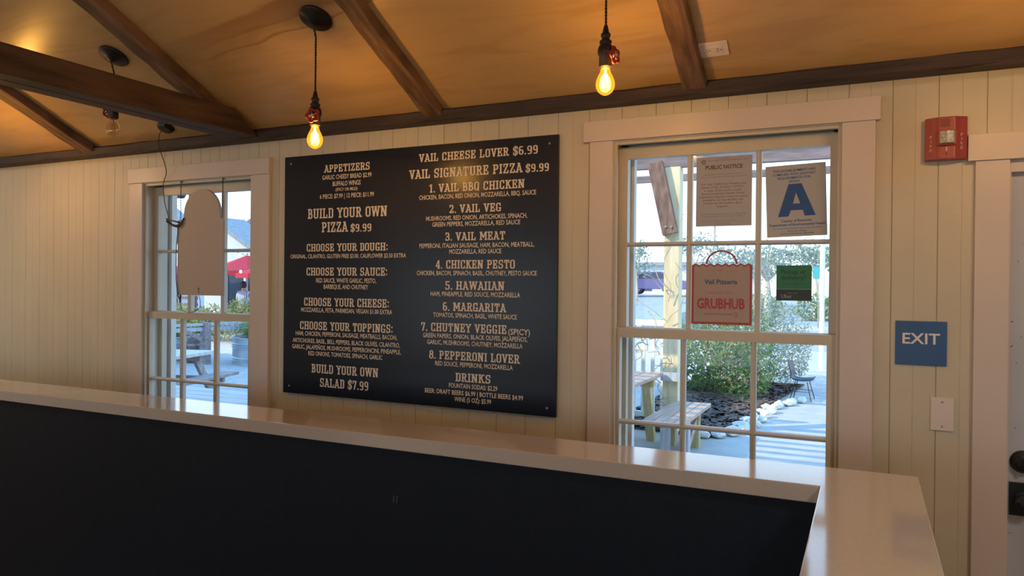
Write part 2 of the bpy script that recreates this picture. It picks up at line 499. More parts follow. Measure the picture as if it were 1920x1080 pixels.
def leaves(mb, blobs, n, size, seed, shell=0.75):
    """scatter small folded leaves through ellipsoids (cx, cy, cz, rx, ry, rz)"""
    rnd = random.Random(seed)
    tot = sum(b[3] * b[4] + b[4] * b[5] + b[3] * b[5] for b in blobs)
    for b in blobs:
        k = int(n * (b[3] * b[4] + b[4] * b[5] + b[3] * b[5]) / tot)
        for _ in range(k):
            d = Vector((rnd.gauss(0, 1), rnd.gauss(0, 1), rnd.gauss(0, 1))).normalized()
            rr = shell + (1.08 - shell) * rnd.random()
            p = Vector((b[0] + d.x * b[3] * rr, b[1] + d.y * b[4] * rr, b[2] + d.z * b[5] * rr))
            u = Vector((rnd.gauss(0, 1), rnd.gauss(0, 1), rnd.gauss(0, 1))).normalized()
            w = u.cross(d + Vector((0.01, 0.02, 0.03)))
            if w.length < 1e-3: continue
            w.normalize()
            s_ = size * rnd.uniform(0.6, 1.3)
            f = u.cross(w) * s_ * 0.18
            a, c = p - u * s_ * 0.5, p + u * s_ * 0.5
            mb.add([a, p + w * s_ * 0.24 + f, c, p - w * s_ * 0.24 + f], [(0, 1, 2), (0, 2, 3)])
    return mb

# ---------------------------------------------------------------- lettering
CAPH = None
def sans_mesh(text, bold=0.0):
    cu = bpy.data.curves.new('lettering_tmp', 'FONT')
    cu.body = text
    cu.resolution_u = 2
    cu.offset = bold
    ob = bpy.data.objects.new('lettering_tmp', cu)
    C.objects.link(ob)
    bpy.context.view_layer.update()
    dg = bpy.context.evaluated_depsgraph_get()
    me = bpy.data.meshes.new_from_object(ob.evaluated_get(dg))
    vs = [v.co.copy() for v in me.vertices]
    fs = [tuple(p.vertices) for p in me.polygons]
    bpy.data.objects.remove(ob)
    bpy.data.curves.remove(cu)
    bpy.data.meshes.remove(me)
    return vs, fs

def put_sans(mb, text, x0, x1, z0, cap, place, bold=0.012):
    """fit text between x0 and x1 with capitals cap tall on baseline z0; place(x, z) gives the 3-D point"""
    global CAPH
    if CAPH is None:
        CAPH = max(v.y for v in sans_mesh('H')[0])
    vs, fs = sans_mesh(text, bold)
    if not vs: return
    lo, hi = min(v.x for v in vs), max(v.x for v in vs)
    k = (x1 - x0) / (hi - lo)
    mb.add([place(x0 + (v.x - lo) * k, z0 + v.y * cap / CAPH) for v in vs], fs)

S_, H_, O_ = 0.165, 0.135, 0.07
def _r(x0, y0, x1, y1): return [(x0, y0), (x1, y0), (x1, y1), (x0, y1)]
def _stem(x, top=True, bot=True):
    o = [_r(x, 0, x + S_, 1)]
    if bot: o.append(_r(x - O_, 0, x + S_ + O_, H_))
    if top: o.append(_r(x - O_, 1 - H_, x + S_ + O_, 1))
    return o
def _bowl(x0, x1, y0, y1, flip=False, c=0.14):
    h = H_
    o = [_r(x0, y1 - h, x1 - c, y1), _r(x0, y0, x1 - c, y0 + h), _r(x1 - S_, y0 + c, x1, y1 - c),
         [(x1 - c, y1 - h), (x1 - S_, y1 - c), (x1, y1 - c), (x1 - c, y1)][::-1] if False else [(x1 - c, y1), (x1 - c, y1 - h), (x1 - S_, y1 - c), (x1, y1 - c)],
         [(x1 - c, y0), (x1, y0 + c), (x1 - S_, y0 + c), (x1 - c, y0 + h)]]
    if flip:
        o = [[(x0 + x1 - px, py) for px, py in q][::-1] for q in o]
    return o
def _ring(x0, x1, y0, y1):
    m = (x0 + x1) / 2
    return _bowl(m, x1, y0, y1) + _bowl(x0, m, y0, y1, True)
W_ = 0.64
G = {}
G['A'] = (0.70, [[(.04, 0), (.19, 0), (.43, 1), (.28, 1)], [(.51, 0), (.66, 0), (.42, 1), (.27, 1)], _r(.17, .24, .53, .35), _r(-.03, 0, .26, H_), _r(.44, 0, .73, H_), _r(.17, .88, .44, 1)])
G['B'] = (W_, _stem(.09) + _bowl(.2, .55, .44, 1) + _bowl(.2, .60, 0, .56))
G['C'] = (W_, _bowl(.05, .36, 0, 1, True) + [_r(.34, 1 - H_, .50, 1), _r(.34, 0, .50, H_), _r(.44, .64, .58, 1), _r(.44, 0, .58, .34)])
G['D'] = (W_, _stem(.09) + _bowl(.2, .60, 0, 1))
_E = _stem(.09) + [_r(.2, 1 - H_, .58, 1), _r(.2, .44, .42, .56), _r(.35, .34, .46, .66), _r(.46, .66, .58, 1)]
G['E'] = (W_, _E + [_r(.2, 0, .60, H_), _r(.48, 0, .60, .34)])
G['F'] = (W_, _E)
G['G'] = (W_ + .02, _bowl(.05, .36, 0, 1, True) + [_r(.34, 1 - H_, .50, 1), _r(.34, 0, .52, H_), _r(.44, .66, .58, 1), _r(.44, 0, .60, .46), _r(.34, .35, .66, .47)])
G['H'] = (0.74, _stem(.09) + _stem(.49) + [_r(.2, .44, .52, .56)])
G['I'] = (0.36, _stem(.10))
G['K'] = (0.70, _stem(.09) + [[(.22, .40), (.34, .52), (.62, 1), (.45, 1), (.22, .60)], [(.27, .54), (.40, .62), (.66, 0), (.48, 0)], _r(.40, 1 - H_, .68, 1), _r(.42, 0, .72, H_)])
G['L'] = (W_ - .02, _stem(.09) + [_r(.2, 0, .58, H_), _r(.46, 0, .58, .38)])
G['M'] = (0.92, _stem(.08) + _stem(.67) + [[(.12, 1), (.29, 1), (.54, .25), (.38, .25)], [(.63, 1), (.80, 1), (.54, .25), (.38, .25)]])
G['N'] = (0.76, _stem(.09, True, True) + _stem(.50, True, False) + [[(.09, 1), (.28, 1), (.665, 0), (.48, 0)]])
G['O'] = (W_, _ring(.04, .60, 0, 1))
G['P'] = (W_, _stem(.09) + _bowl(.2, .59, .42, 1))
G['Q'] = (W_, _ring(.04, .60, 0, 1) + [[(.30, .30), (.42, .30), (.64, -.08), (.48, -.08)]])
G['R'] = (0.68, _stem(.09) + _bowl(.2, .58, .44, 1) + [[(.30, .50), (.46, .50), (.63, 0), (.47, 0)], _r(.42, 0, .72, H_)])
G['S'] = (W_, _bowl(.06, .34, .44, 1, True) + _bowl(.30, .59, 0, .56) + [_r(.30, 1 - H_, .58, 1), _r(.46, .66, .58, 1), _r(.06, 0, .34, H_), _r(.06, 0, .18, .34)])
G['T'] = (0.66, _stem(.25) + [_r(.03, 1 - H_, .63, 1), _r(.03, .64, .15, 1), _r(.51, .64, .63, 1)])
G['U'] = (0.72, [_r(.09, .14, .09 + S_, 1), _r(.47, .14, .47 + S_, 1), _r(.02, 1 - H_, .32, 1), _r(.40, 1 - H_, .70, 1), _r(.23, 0, .49, H_), [(.09, .14), (.23, 0), (.25, H_), (.255, .14)], [(.47, .14), (.47, H_), (.49, 0), (.635, .14)]])
G['V'] = (0.68, [[(.05, 1), (.22, 1), (.43, 0), (.27, 0)], [(.63, 1), (.47, 1), (.27, 0), (.42, 0)], _r(-.02, 1 - H_, .28, 1), _r(.40, 1 - H_, .70, 1)])
G['W'] = (0.98, [[(.05, 1), (.21, 1), (.37, 0), (.22, 0)], [(.58, 1), (.42, 1), (.22, 0), (.36, 0)], [(.42, 1), (.58, 1), (.78, 0), (.63, 0)], [(.94, 1), (.79, 1), (.63, 0), (.77, 0)], _r(-.02, 1 - H_, .28, 1), _r(.36, 1 - H_, .64, 1), _r(.72, 1 - H_, 1.0, 1)])
G['Y'] = (0.70, [_r(.27, 0, .27 + S_, .5), _r(.20, 0, .51, H_), [(.05, 1), (.22, 1), (.42, .45), (.27, .45)], [(.65, 1), (.49, 1), (.28, .45), (.43, .45)], _r(-.02, 1 - H_, .28, 1), _r(.42, 1 - H_, .72, 1)])
G['Z'] = (W_, [_r(.06, 1 - H_, .58, 1), _r(.06, 0, .60, H_), [(.06, H_), (.24, H_), (.58, 1 - H_), (.40, 1 - H_)], _r(.06, .66, .18, 1), _r(.48, 0, .60, .34)])
G['1'] = (0.44, _stem(.16, False) + [[(.02, .70), (.16, .84), (.16, 1), (.02, .86)]])
G['2'] = (0.60, _bowl(.22, .54, .42, 1) [:1] + [_r(.38, .56, .54, .86), [(.40, 1), (.40, .865), (.54, .86), (.54, .88)], _r(.06, .70, .20, 1), [(.06, H_), (.24, H_), (.54, .58), (.38, .58)], _r(.06, 0, .56, H_), _r(.44, 0, .56, .28)])
G['3'] = (0.60, _bowl(.16, .53, .44, 1) + _bowl(.16, .56, 0, .56) + [_r(.05, .70, .18, 1), _r(.05, 0, .18, .30), _r(.1, 1 - H_, .3, 1), _r(.1, 0, .3, H_)])
G['4'] = (0.62, [_r(.33, 0, .33 + S_, 1), _r(.24, 0, .58, H_), _r(.03, .24, .60, .37), [(.03, .34), (.18, .34), (.40, 1), (.33, 1)]])
G['5'] = (0.60, _bowl(.2, .56, 0, .62) + [_r(.07, .50, .20, 1), _r(.07, 1 - H_, .54, 1), _r(.05, 0, .18, .30), _r(.1, 0, .3, H_), _r(.1, .5, .3, .62)])
G['6'] = (0.60, _ring(.05, .56, 0, .62) + [_r(.05, .2, .05 + S_, .84), _r(.17, 1 - H_, .50, 1), [(.05, .84), (.215, .84), (.24, 1 - H_), (.17, 1)]])
G['7'] = (0.58, [_r(.04, 1 - H_, .56, 1), _r(.04, .66, .17, 1), [(.38, 1 - H_), (.56, 1 - H_), (.34, 0), (.16, 0)]])
G['8'] = (0.60, _ring(.07, .54, .46, 1) + _ring(.04, .57, 0, .58))
G['9'] = (0.60, [[(.61 - x, 1 - y) for x, y in q] for q in G['6'][1]])
G['$'] = (0.62, G['S'][1] + [_r(.27, -.12, .37, 1.12)])
G['.'] = (0.26, [_r(.06, 0, .22, .17)])
G[','] = (0.26, [_r(.06, 0, .22, .17), [(.10, 0), (.12, -.14), (.22, 0)]])
G[':'] = (0.28, [_r(.06, .08, .22, .26), _r(.06, .58, .22, .76)])
G[' '] = (0.34, [])

def put_slab(mb, text, x0, x1, z0, cap, place):
    x, polys, lo, hi = 0.0, [], None, 0.0
    for ch in text:
        w, g = G[ch]
        for q in g:
            polys.append([(px + x, py) for px, py in q])
        x += w + 0.035
    lo = min(p[0] for q in polys for p in q)
    hi = max(p[0] for q in polys for p in q)
    k = (x1 - x0) / (hi - lo)
    for iq, q in enumerate(polys):
        lift = Vector((0, -0.00004 * (iq % 29), 0))       # overlapping strokes never share one plane
        ar = sum(q[i][0] * q[(i + 1) % len(q)][1] - q[(i + 1) % len(q)][0] * q[i][1] for i in range(len(q)))
        if ar < 0: q = q[::-1]
        mb.add([Vector(place(x0 + (px - lo) * k, z0 + py * cap)) + lift for px, py in q], [tuple(range(len(q)))])

MENU = [
    ('APPETIZERS', -2.456, -2.177, 2.153, 0.0367, 1),
    ('GARLIC CHEESY BREAD $2.99', -2.467, -2.166, 2.118, 0.0210, 0),
    ('BUFFALO WINGS', -2.401, -2.230, 2.083, 0.0223, 0),
    ('(SPICY OR MILD)', -2.383, -2.249, 2.058, 0.0144, 0),
    ('6 PIECE: $7.99 | 12 PIECE: $11.99', -2.481, -2.151, 2.023, 0.0210, 0),
    ('BUILD YOUR OWN', -2.557, -2.073, 1.925, 0.0498, 1),
    ('PIZZA', -2.467, -2.303, 1.855, 0.0502, 1),
    ('$9.99', -2.287, -2.164, 1.854, 0.0376, 1),
    ('CHOOSE YOUR DOUGH:', -2.562, -2.068, 1.760, 0.0380, 1),
    ('ORIGINAL, CILANTRO, GLUTEN FREE $3.00, CALIFLOWER $3.50 EXTRA', -2.668, -1.963, 1.726, 0.0197, 0),
    ('CHOOSE YOUR SAUCE:', -2.562, -2.069, 1.639, 0.0393, 1),
    ('RED SAUCE, WHITE GARLIC, PESTO,', -2.500, -2.133, 1.604, 0.0210, 0),
    ('BARBEQUE, AND CHUTNEY', -2.452, -2.180, 1.573, 0.0210, 0),
    ('CHOOSE YOUR CHEESE:', -2.576, -2.058, 1.486, 0.0407, 1),
    ('MOZZARELLA, FETA, PARMESAN, VEGAN $1.00 EXTRA', -2.595, -2.039, 1.455, 0.0210, 0),
    ('CHOOSE YOUR TOPPINGS:', -2.601, -2.035, 1.366, 0.0407, 1),
    ('HAM, CHICKEN, PEPPERONI, SAUSAGE, MEATBALLS, BACON,', -2.629, -2.009, 1.335, 0.0210, 0),
    ('ARTICHOKES, BASIL, BELL PEPPERS, BLACK OLIVES, CILANTRO,', -2.649, -1.992, 1.299, 0.0210, 0),
    ('GARLIC, JALAPEÑOS, MUSHROOMS, PEPPERONCINI, PINEAPPLE,', -2.652, -1.987, 1.267, 0.0210, 0),
    ('RED ONIONS, TOMATOES, SPINACH, GARLIC', -2.546, -2.093, 1.236, 0.0210, 0),
    ('BUILD YOUR OWN', -2.524, -2.116, 1.150, 0.0433, 1),
    ('SALAD $7.99', -2.469, -2.173, 1.082, 0.0433, 1),
    ('VAIL CHEESE LOVER $6.99', -1.897, -1.290, 2.170, 0.0373, 1),
    ('VAIL SIGNATURE PIZZA', -1.950, -1.360, 2.093, 0.0426, 1),
    ('$9.99', -1.346, -1.237, 2.092, 0.0346, 1),
    ('1. VAIL BBQ CHICKEN', -1.837, -1.351, 2.025, 0.0385, 1),
    ('CHICKEN, BACON, RED ONION, MOZZARELLA, BBQ. SAUCE', -1.893, -1.296, 1.994, 0.0199, 0),
    ('2. VAIL VEG', -1.728, -1.463, 1.927, 0.0373, 1),
    ('MUSHROOMS, RED ONION, ARTICHOKES, SPINACH,', -1.854, -1.337, 1.895, 0.0199, 0),
    ('GREEN PEPPERS, MOZZARELLA, RED SAUCE', -1.820, -1.370, 1.867, 0.0199, 0),
    ('3. VAIL MEAT', -1.748, -1.443, 1.801, 0.0373, 1),
    ('PEPPERONI, ITALIAN SAUSAGE, HAM, BACON, MEATBALL,', -1.889, -1.302, 1.769, 0.0199, 0),
    ('MOZZARELLA, RED SAUCE', -1.728, -1.461, 1.741, 0.0199, 0),
    ('4. CHICKEN PESTO', -1.799, -1.394, 1.673, 0.0386, 1),
    ('CHICKEN, BACON, SPINACH, BASIL, CHUTNEY, PESTO SAUCE', -1.902, -1.289, 1.643, 0.0199, 0),
    ('5. HAWAIIAN', -1.746, -1.444, 1.577, 0.0387, 1),
    ('HAM, PINEAPPLE, RED SOUCE, MOZZARELLA', -1.825, -1.367, 1.547, 0.0200, 0),
    ('6. MARGARITA', -1.758, -1.433, 1.480, 0.0387, 1),
    ('TOMATOS, SPINACH, BASIL, WHITE SAUCE', -1.810, -1.382, 1.450, 0.0200, 0),
    ('7. CHUTNEY VEGGIE', -1.875, -1.432, 1.384, 0.0390, 1),
    ('(SPICY)', -1.423, -1.318, 1.383, 0.0250, 0),
    ('GREEN PAPERS, ONION, BLACK OLIVES, JALAPEÑOS,', -1.865, -1.330, 1.354, 0.0200, 0),
    ('GARLIC, MUSHROOMS, CHUTNEY, MOZZARELLA', -1.842, -1.353, 1.324, 0.0200, 0),
    ('8. PEPPERONI LOVER', -1.829, -1.364, 1.257, 0.0387, 1),
    ('RED SOUCE, PEPPERONI, MOZZARELLA', -1.797, -1.399, 1.227, 0.0200, 0),
    ('DRINKS', -1.688, -1.509, 1.160, 0.0387, 1),
    ('FOUNTAIN SODAS: $2.29', -1.722, -1.474, 1.130, 0.0200, 0),
    ('BEER: DRAFT BEERS $6.99 | BOTTLE BEERS $4.99', -1.851, -1.348, 1.098, 0.0200, 0),
    ('WINE (5 OZ): $5.99', -1.693, -1.504, 1.069, 0.0200, 0),
]

# ---------------------------------------------------------------- room shell
T = 0.47774                      # roof slope
CZ = 2.41 - 0.09 * T             # ceiling height above y = 0
def ceil_z(y): return CZ - T * y
X0, X1, YB, RIDGE = -7.0, 2.5, -6.0, -3.0

MB().box(X0 - .15, X1 + .15, YB - .15, 0.15, -0.12, 0.0).build('floor', M['floor'], kind='structure')

# front wall with grooved boards and the openings
HOLES = [(-3.78, -2.943, 0.64, 2.168), (-0.952, -0.088, 0.64, 2.20), (0.424, 1.36, 0.0, 2.035)]
prof = [(X0, 0.0), (X1, 0.0)]
k = -98
while True:
    gx = 0.075 + 0.071 * k
    if gx > X1 - .02: break
    if gx > X0 + .02:
        w, d = (0.0019, 0.0042) if k % 2 == 0 else (0.0012, 0.0012)
        if gx < -3.9: w, d = w * .7, d * .6
        if not any(h[0] - .01 < gx < h[1] + .01 for h in HOLES) or True:
            prof += [(gx - w, 0.0), (gx, d), (gx + w, 0.0)]
    k += 1
hx = []
for h in HOLES:
    prof = [p for p in prof if abs(p[0] - h[0]) > 0.006 and abs(p[0] - h[1]) > 0.006]
    hx += [(h[0], 0.0), (h[1], 0.0)]
prof = sorted(prof + hx)
zs = [0.0, 0.64, 2.035, 2.168, 2.20, 2.40]
mb = MB()
def in_hole(x, z):
    return any(h[0] < x < h[1] and h[2] < z < h[3] for h in HOLES)
for (xa, da), (xb, db) in zip(prof, prof[1:]):
    for za, zb in zip(zs, zs[1:]):
        if not in_hole((xa + xb) / 2, (za + zb) / 2):
            mb.quad((xa, da, za), (xb, db, za), (xb, db, zb), (xa, da, zb))
xs = sorted([X0, X1] + [v for h in HOLES for v in h[:2]])
for xa, xb in zip(xs, xs[1:]):
    for za, zb in zip(zs, zs[1:]):
        if not in_hole((xa + xb) / 2, (za + zb) / 2):
            mb.quad((xa, .15, zb), (xb, .15, zb), (xb, .15, za), (xa, .15, za))
for h in HOLES:
    mb.quad((h[0], 0, h[2]), (h[0], .15, h[2]), (h[0], .15, h[3]), (h[0], 0, h[3]))
    mb.quad((h[1], .15, h[2]), (h[1], 0, h[2]), (h[1], 0, h[3]), (h[1], .15, h[3]))
    mb.quad((h[0], 0, h[3]), (h[0], .15, h[3]), (h[1], .15, h[3]), (h[1], 0, h[3]))
    mb.quad((h[0], .15, h[2]), (h[0], 0, h[2]), (h[1], 0, h[2]), (h[1], .15, h[2]))
mb.build('wall_front', M['wall'], kind='structure')

# side walls with gables, back wall with two unseen wide windows added to let in daylight
gable = [(0.0, 0.0), (YB, 0.0), (YB, ceil_z(0)), (RIDGE, ceil_z(RIDGE)), (0.0, ceil_z(0))]
MB().prism(gable, lambda y, z: (X0 - .12, y, z), lambda y, z: (X0, y, z)).build('wall_left', M['wall'], kind='structure')
MB().prism(gable, lambda y, z: (X1, y, z), lambda y, z: (X1 + .12, y, z)).build('wall_right', M['wall'], kind='structure')
BH = [(-6.2, -3.4), (-2.6, 0.6)]
bz0, bz1 = 0.6, 2.15
mb = MB()
mb.box(X0, X1, YB - .12, YB, 0, bz0).box(X0, X1, YB - .12, YB, bz1, ceil_z(0) + .02)
for xa, xb in ((X0, BH[0][0]), (BH[0][1], BH[1][0]), (BH[1][1], X1)):
    mb.box(xa, xb, YB - .12, YB, bz0, bz1)
mb.build('wall_back', M['wall'], kind='structure')
for i, (xa, xb) in enumerate(BH):
    t = thing('window_%d' % (i + 3), ((xa + xb) / 2, YB, bz0), kind='structure')
    f = MB()
    f.box(xa, xa + .06, YB - .09, YB - .03, bz0, bz1).box(xb - .06, xb, YB - .09, YB - .03, bz0, bz1)
    f.box(xa + .06, xb - .06, YB - .09, YB - .03, bz0, bz0 + .06).box(xa + .06, xb - .06, YB - .09, YB - .03, bz1 - .06, bz1)
    f.box((xa + xb) / 2 - .03, (xa + xb) / 2 + .03, YB - .09, YB - .03, bz0 + .06, bz1 - .06)
    fo = f.build('window_frame', M['sash'], t)
    MB().box(xa + .06, xb - .06, YB - .062, YB - .058, bz0 + .06, bz1 - .06).build('pane', M['glass'], fo)

cp = [(0.28, ceil_z(0.28)), (RIDGE, ceil_z(RIDGE)), (2 * RIDGE - 0.28, ceil_z(0.28)), (2 * RIDGE - 0.28, ceil_z(0.28) + .1), (RIDGE, ceil_z(RIDGE) + .12), (0.28, ceil_z(0.28) + .1)]
mb = MB()
n = len(cp)
A = lambda y, z: (X0 - .3, y, z)
B = lambda y, z: (X1 + .3, y, z)
for i in range(n):
    a, b = cp[i], cp[(i + 1) % n]
    mb.quad(A(*a), A(*b), B(*b), B(*a))
for f_ in (A, B):
    mb.quad(f_(*cp[0]), f_(*cp[1]), f_(*cp[4]), f_(*cp[5]))
    mb.quad(f_(*cp[1]), f_(*cp[2]), f_(*cp[3]), f_(*cp[4]))
mb.build('ceiling', M['ceil'], kind='structure')

# roof timbers ------------------------------------------------------------
def rough_beam_x(xa, xb, yf, zb, zt, n=90):
    """rough timber lying along the wall top; the upper front edge is waney"""
    m = MB()
    rows = []
    for i in range(n + 1):
        x = xa + (xb - xa) * i / n
        j, k_ = R(-.003, .003), R(-.004, .004)
        rows.append([(x, -0.004, zb + .004), (x, yf + .006, zb + R(-.002, .002)), (x, yf + j, zb + .008 + R(-.002, .002)), (x, yf + j, zt - .030 + k_), (x, yf + .022, ceil_z(yf + .022) - .006 + R(-.002, .001)), (x, -0.004, ceil_z(0) - .006)])
    m.v = [p for r in rows for p in r]
    for i in range(n):
        for q in range(6):
            a, b = i * 6 + q, i * 6 + (q + 1) % 6
            m.f.append((a, b, b + 6, a + 6))
    m.f.append((5, 4, 3, 2, 1, 0))
    m.f.append(tuple(n * 6 + q for q in range(6)))
    return m
t = rough_beam_x(X0 + .005, X1 - .005, -.09, 2.335, 2.412).build('wall_plate_beam', M['beam'])
tag(t, 'long dark rough timber beam running along the top of the boarded wall', 'beam')

def rafter(xa, xb, label, y_end=-.086, n=40):
    m = MB()
    rows = []
    for i in range(n + 1):
        y = y_end + (RIDGE - y_end) * i / n
        z = ceil_z(y)
        j = [R(-.003, .003) for _ in range(4)]
        rows.append([(xa + .004 + j[0], y, z - .052 + j[2]), (xb - .004 + j[1], y, z - .052 + j[3]), (xb + j[1], y, z - .046), (xb + j[1] * .5, y, z - .003), (xa + j[0] * .5, y, z - .003), (xa + j[0], y, z - .046)])
    m.v = [p for r in rows for p in r]
    for i in range(n):
        for q in range(6):
            a, b = i * 6 + q, i * 6 + (q + 1) % 6
            m.f.append((a, b, b + 6, a + 6))
    m.f.append((5, 4, 3, 2, 1, 0))
    m.f.append(tuple(n * 6 + q for q in range(6)))
    o = m.build('rafter', M['rafter'])
    return tag(o, label, 'rafter', 'rafters under the plywood ceiling')
rafter(-4.225, -4.115, 'brown rafter farthest from the large window, left of the unlit bulb')
rafter(-3.01, -2.90, 'brown rafter that meets the wall right above the end of the heavy tie beam')
rafter(-1.822, -1.735, 'brown rafter that ends above the middle of the menu board')
rafter(-0.648, -0.560, 'brown rafter beside the white ceiling outlet, above the large window')

mb = MB()
yA, zb_, zt_ = -.096, 2.347, 2.462
tp = [(yA, zb_), (yA, zb_ + .012), (-.235, zt_), (-5.9, zt_), (-5.9, zb_)]
for xa, xb in ((-3.0, -2.918), (-2.914, -2.83)):
    mb.prism(tp, lambda y, z, xa=xa: (xa, y, z), lambda y, z, xb=xb: (xb, y, z))
t = mb.build('tie_beam', M['beam_y'], bevel=.004)
tag(t, 'heavy dark double-plank tie beam crossing the room level, with a sloped end at the wall', 'beam')

# windows -----------------------------------------------------------------
def double_hung(num, x0, x1, zt, cas_l, cas_r, head_l, head_r, head_top):
    zb = 0.64
    t = thing('window_%d' % num, ((x0 + x1) / 2, 0, zb), kind='structure')
    MB().box(cas_l, x0, -.02, 0, 0.56, zt).build('casing', M['trim'], t, bevel=.002)
    MB().box(x1, cas_r, -.02, 0, 0.56, zt).build('casing', M['trim'], t, bevel=.002)
    MB().box(head_l, head_r, -.028, 0, zt, head_top).build('head_casing', M['trim'], t, bevel=.002)
    MB().box(cas_l - .02, cas_r + .02, -.05, .015, 0.62, 0.64).build('stool', M['trim'], t, bevel=.003)
    j = MB()
    s0, s1 = x0 + .004, x1 - .004
    j.box(x0, s0, -.012, .149, zb, zt).box(s1, x1, -.012, .149, zb, zt).box(s0, s1, -.012, .149, zt - .004, zt)
    j.box(s0, s0 + .010, -.004, .015, zb, zt - .004).box(s1 - .010, s1, -.004, .015, zb, zt - .004).box(s0 + .010, s1 - .010, -.004, .015, zt - .016, zt - .004)
    j.box(s0, s0 + .006, .0535, .056, zb, zt - .004).box(s1 - .006, s1, .0535, .056, zb, zt - .004)
    j.box(s0, s0 + .028, .096, .13, zb, zt - .004).box(s1 - .028, s1, .096, .13, zb, zt - .004).box(s0, s1, .096, .13, zt - .03, zt - .004)
    j.box(s0, s1, .0, .149, zb, zb + .02)
    j.build('jamb', M['sash'], t)
    def sash(nm, ya, yb, za, zb2, g0, g1, gz0, gz1, mz, mw=.021):
        m = MB()
        a0, a1 = s0 + .0005, s1 - .0005
        m.box(a0, g0, ya, yb, za, zb2).box(g1, a1, ya, yb, za, zb2)
        m.box(g0, g1, ya, yb, za, gz0).box(g0, g1, ya, yb, gz1, zb2)
        pw = (g1 - g0 - 2 * mw) / 3
        for q in (1, 2):
            xm = g0 + q * pw + (q - 1) * mw
            m.prism([(xm, ya + .012), (xm + .007, ya + .002), (xm + mw - .007, ya + .002), (xm + mw, ya + .012), (xm + mw, yb - .002), (xm, yb - .002)],
                    lambda x, y: (x, y, gz0 - .001), lambda x, y: (x, y, gz1 + .001))
        m.prism([(mz, ya + .012), (mz + .006, ya + .001), (mz + .012, ya + .001), (mz + .018, ya + .012), (mz + .018, yb - .003), (mz, yb - .003)],
                lambda z, y: (g0 - .001, y, z), lambda z, y: (g1 + .001, y, z))
        so = m.build(nm, M['sash'], t)
        for row in ((gz0, mz), (mz + .018, gz1)):
            for q in range(3):
                xm = g0 + q * (pw + mw)
                MB().box(xm - .002, xm + pw + .002, yb - .017, yb - .014, row[0] - .002, row[1] + .002).build('pane', M['glass'], so)
    sash('upper_sash', .0565, .0915, 1.395, zt - .018, x0 + .042, x1 - .042, 1.43, zt - .066, 1.767)
    sash('lower_sash', .0165, .0515, .661, 1.428, x0 + .027, x1 - .045, .69, 1.389, 1.029)
    ex = MB()
    ex.box(s0, s0 + .040, .150, .185, zb - .05, zt + .06).box(s1 - .040, s1, .150, .185, zb - .05, zt + .06)
    ex.box(s0 - .06, s1 + .06, .150, .20, zb - .09, zb - .05)
    ex.build('outside_casing', M['picket'], t)
    return t
double_hung(1, -3.78, -2.943, 2.168, -3.889, -2.815, -3.893, -2.81, 2.252)
double_hung(2, -0.952, -0.088, 2.20, -1.052, 0.020, -1.079, 0.036, 2.285)

# door --------------------------------------------------------------------
t = thing('door_1', (0.89, 0.03, 0), kind='structure')
MB().box(.325, .424, -.02, 0, 0, 2.035).build('casing', M['trim'], t, bevel=.002)
MB().box(1.36, 1.46, -.02, 0, 0, 2.035).build('casing', M['trim'], t, bevel=.002)
MB().box(.302, 1.483, -.028, 0, 2.035, 2.125).build('head_casing', M['trim'], t, bevel=.002)
j = MB()
j.box(.424, .430, 0, .149, 0, 2.035).box(1.354, 1.36, 0, .149, 0, 2.035).box(.43, 1.354, 0, .149, 2.028, 2.035).box(.43, 1.354, .0, .028, 1.995, 2.028)
j.build('door_frame', M['trim'], t)
MB().box(.431, 1.353, .032, .075, .005, 2.026).build('door_panel', M['door'], t, bevel=.002)
mb = MB()
mb.lathe([(0, .035), (.020, .034), (.028, .030), (.033, .012), (.037, .008), (.038, 0), (0, 0)], 32, (.476, .032, 1.025), (0, -1, 0))
mb.box(.470, .482, -.022, .004, 1.012, 1.038)
mb.build('deadbolt', M['hardware'], t, smooth=False)
mb = MB()
mb.box(.438, .516, .020, .032, .845, .955)
mb.lathe([(0, .068), (.018, .066), (.027, .058), (.030, .046), (.026, .034), (.014, .026), (.012, .012), (.026, .008), (.028, 0)], 32, (.477, .024, .90), (0, -1, 0))
mb.build('door_knob', M['hardware'], t)

# counter -----------------------------------------------------------------
t = thing('service_counter', (-1.5, -.68, 0), 'L-shaped counter with glossy pale stone top over a dark navy front panel', 'counter')
cxl = -6.95
Lp = [(cxl, -.803), (-.108, -.803), (-.108, -2.2), (.135, -2.2), (.135, -.562), (cxl, -.562)]
MB().prism(Lp, lambda x, y: (x, y, 1.022), lambda x, y: (x, y, 1.07)).build('countertop', M['quartz'], t, bevel=.003)
pn = MB().box(cxl, .11, -.778, -.587, 0, 1.022).build('front_panel', M['navy'], t)
MB().box(-.083, .11, -2.17, -.779, 0, 1.022).build('side_panel', M['navy'], t)
mk = MB()
for dx in (0.0, .014):
    mk.bar((-1.497 + dx, -.7785, .832), (-1.494 + dx, -.7785, .856), .0012, .003, (0, 1, 0))
mk.build('scratch_mark', M['ink_grey'], pn)

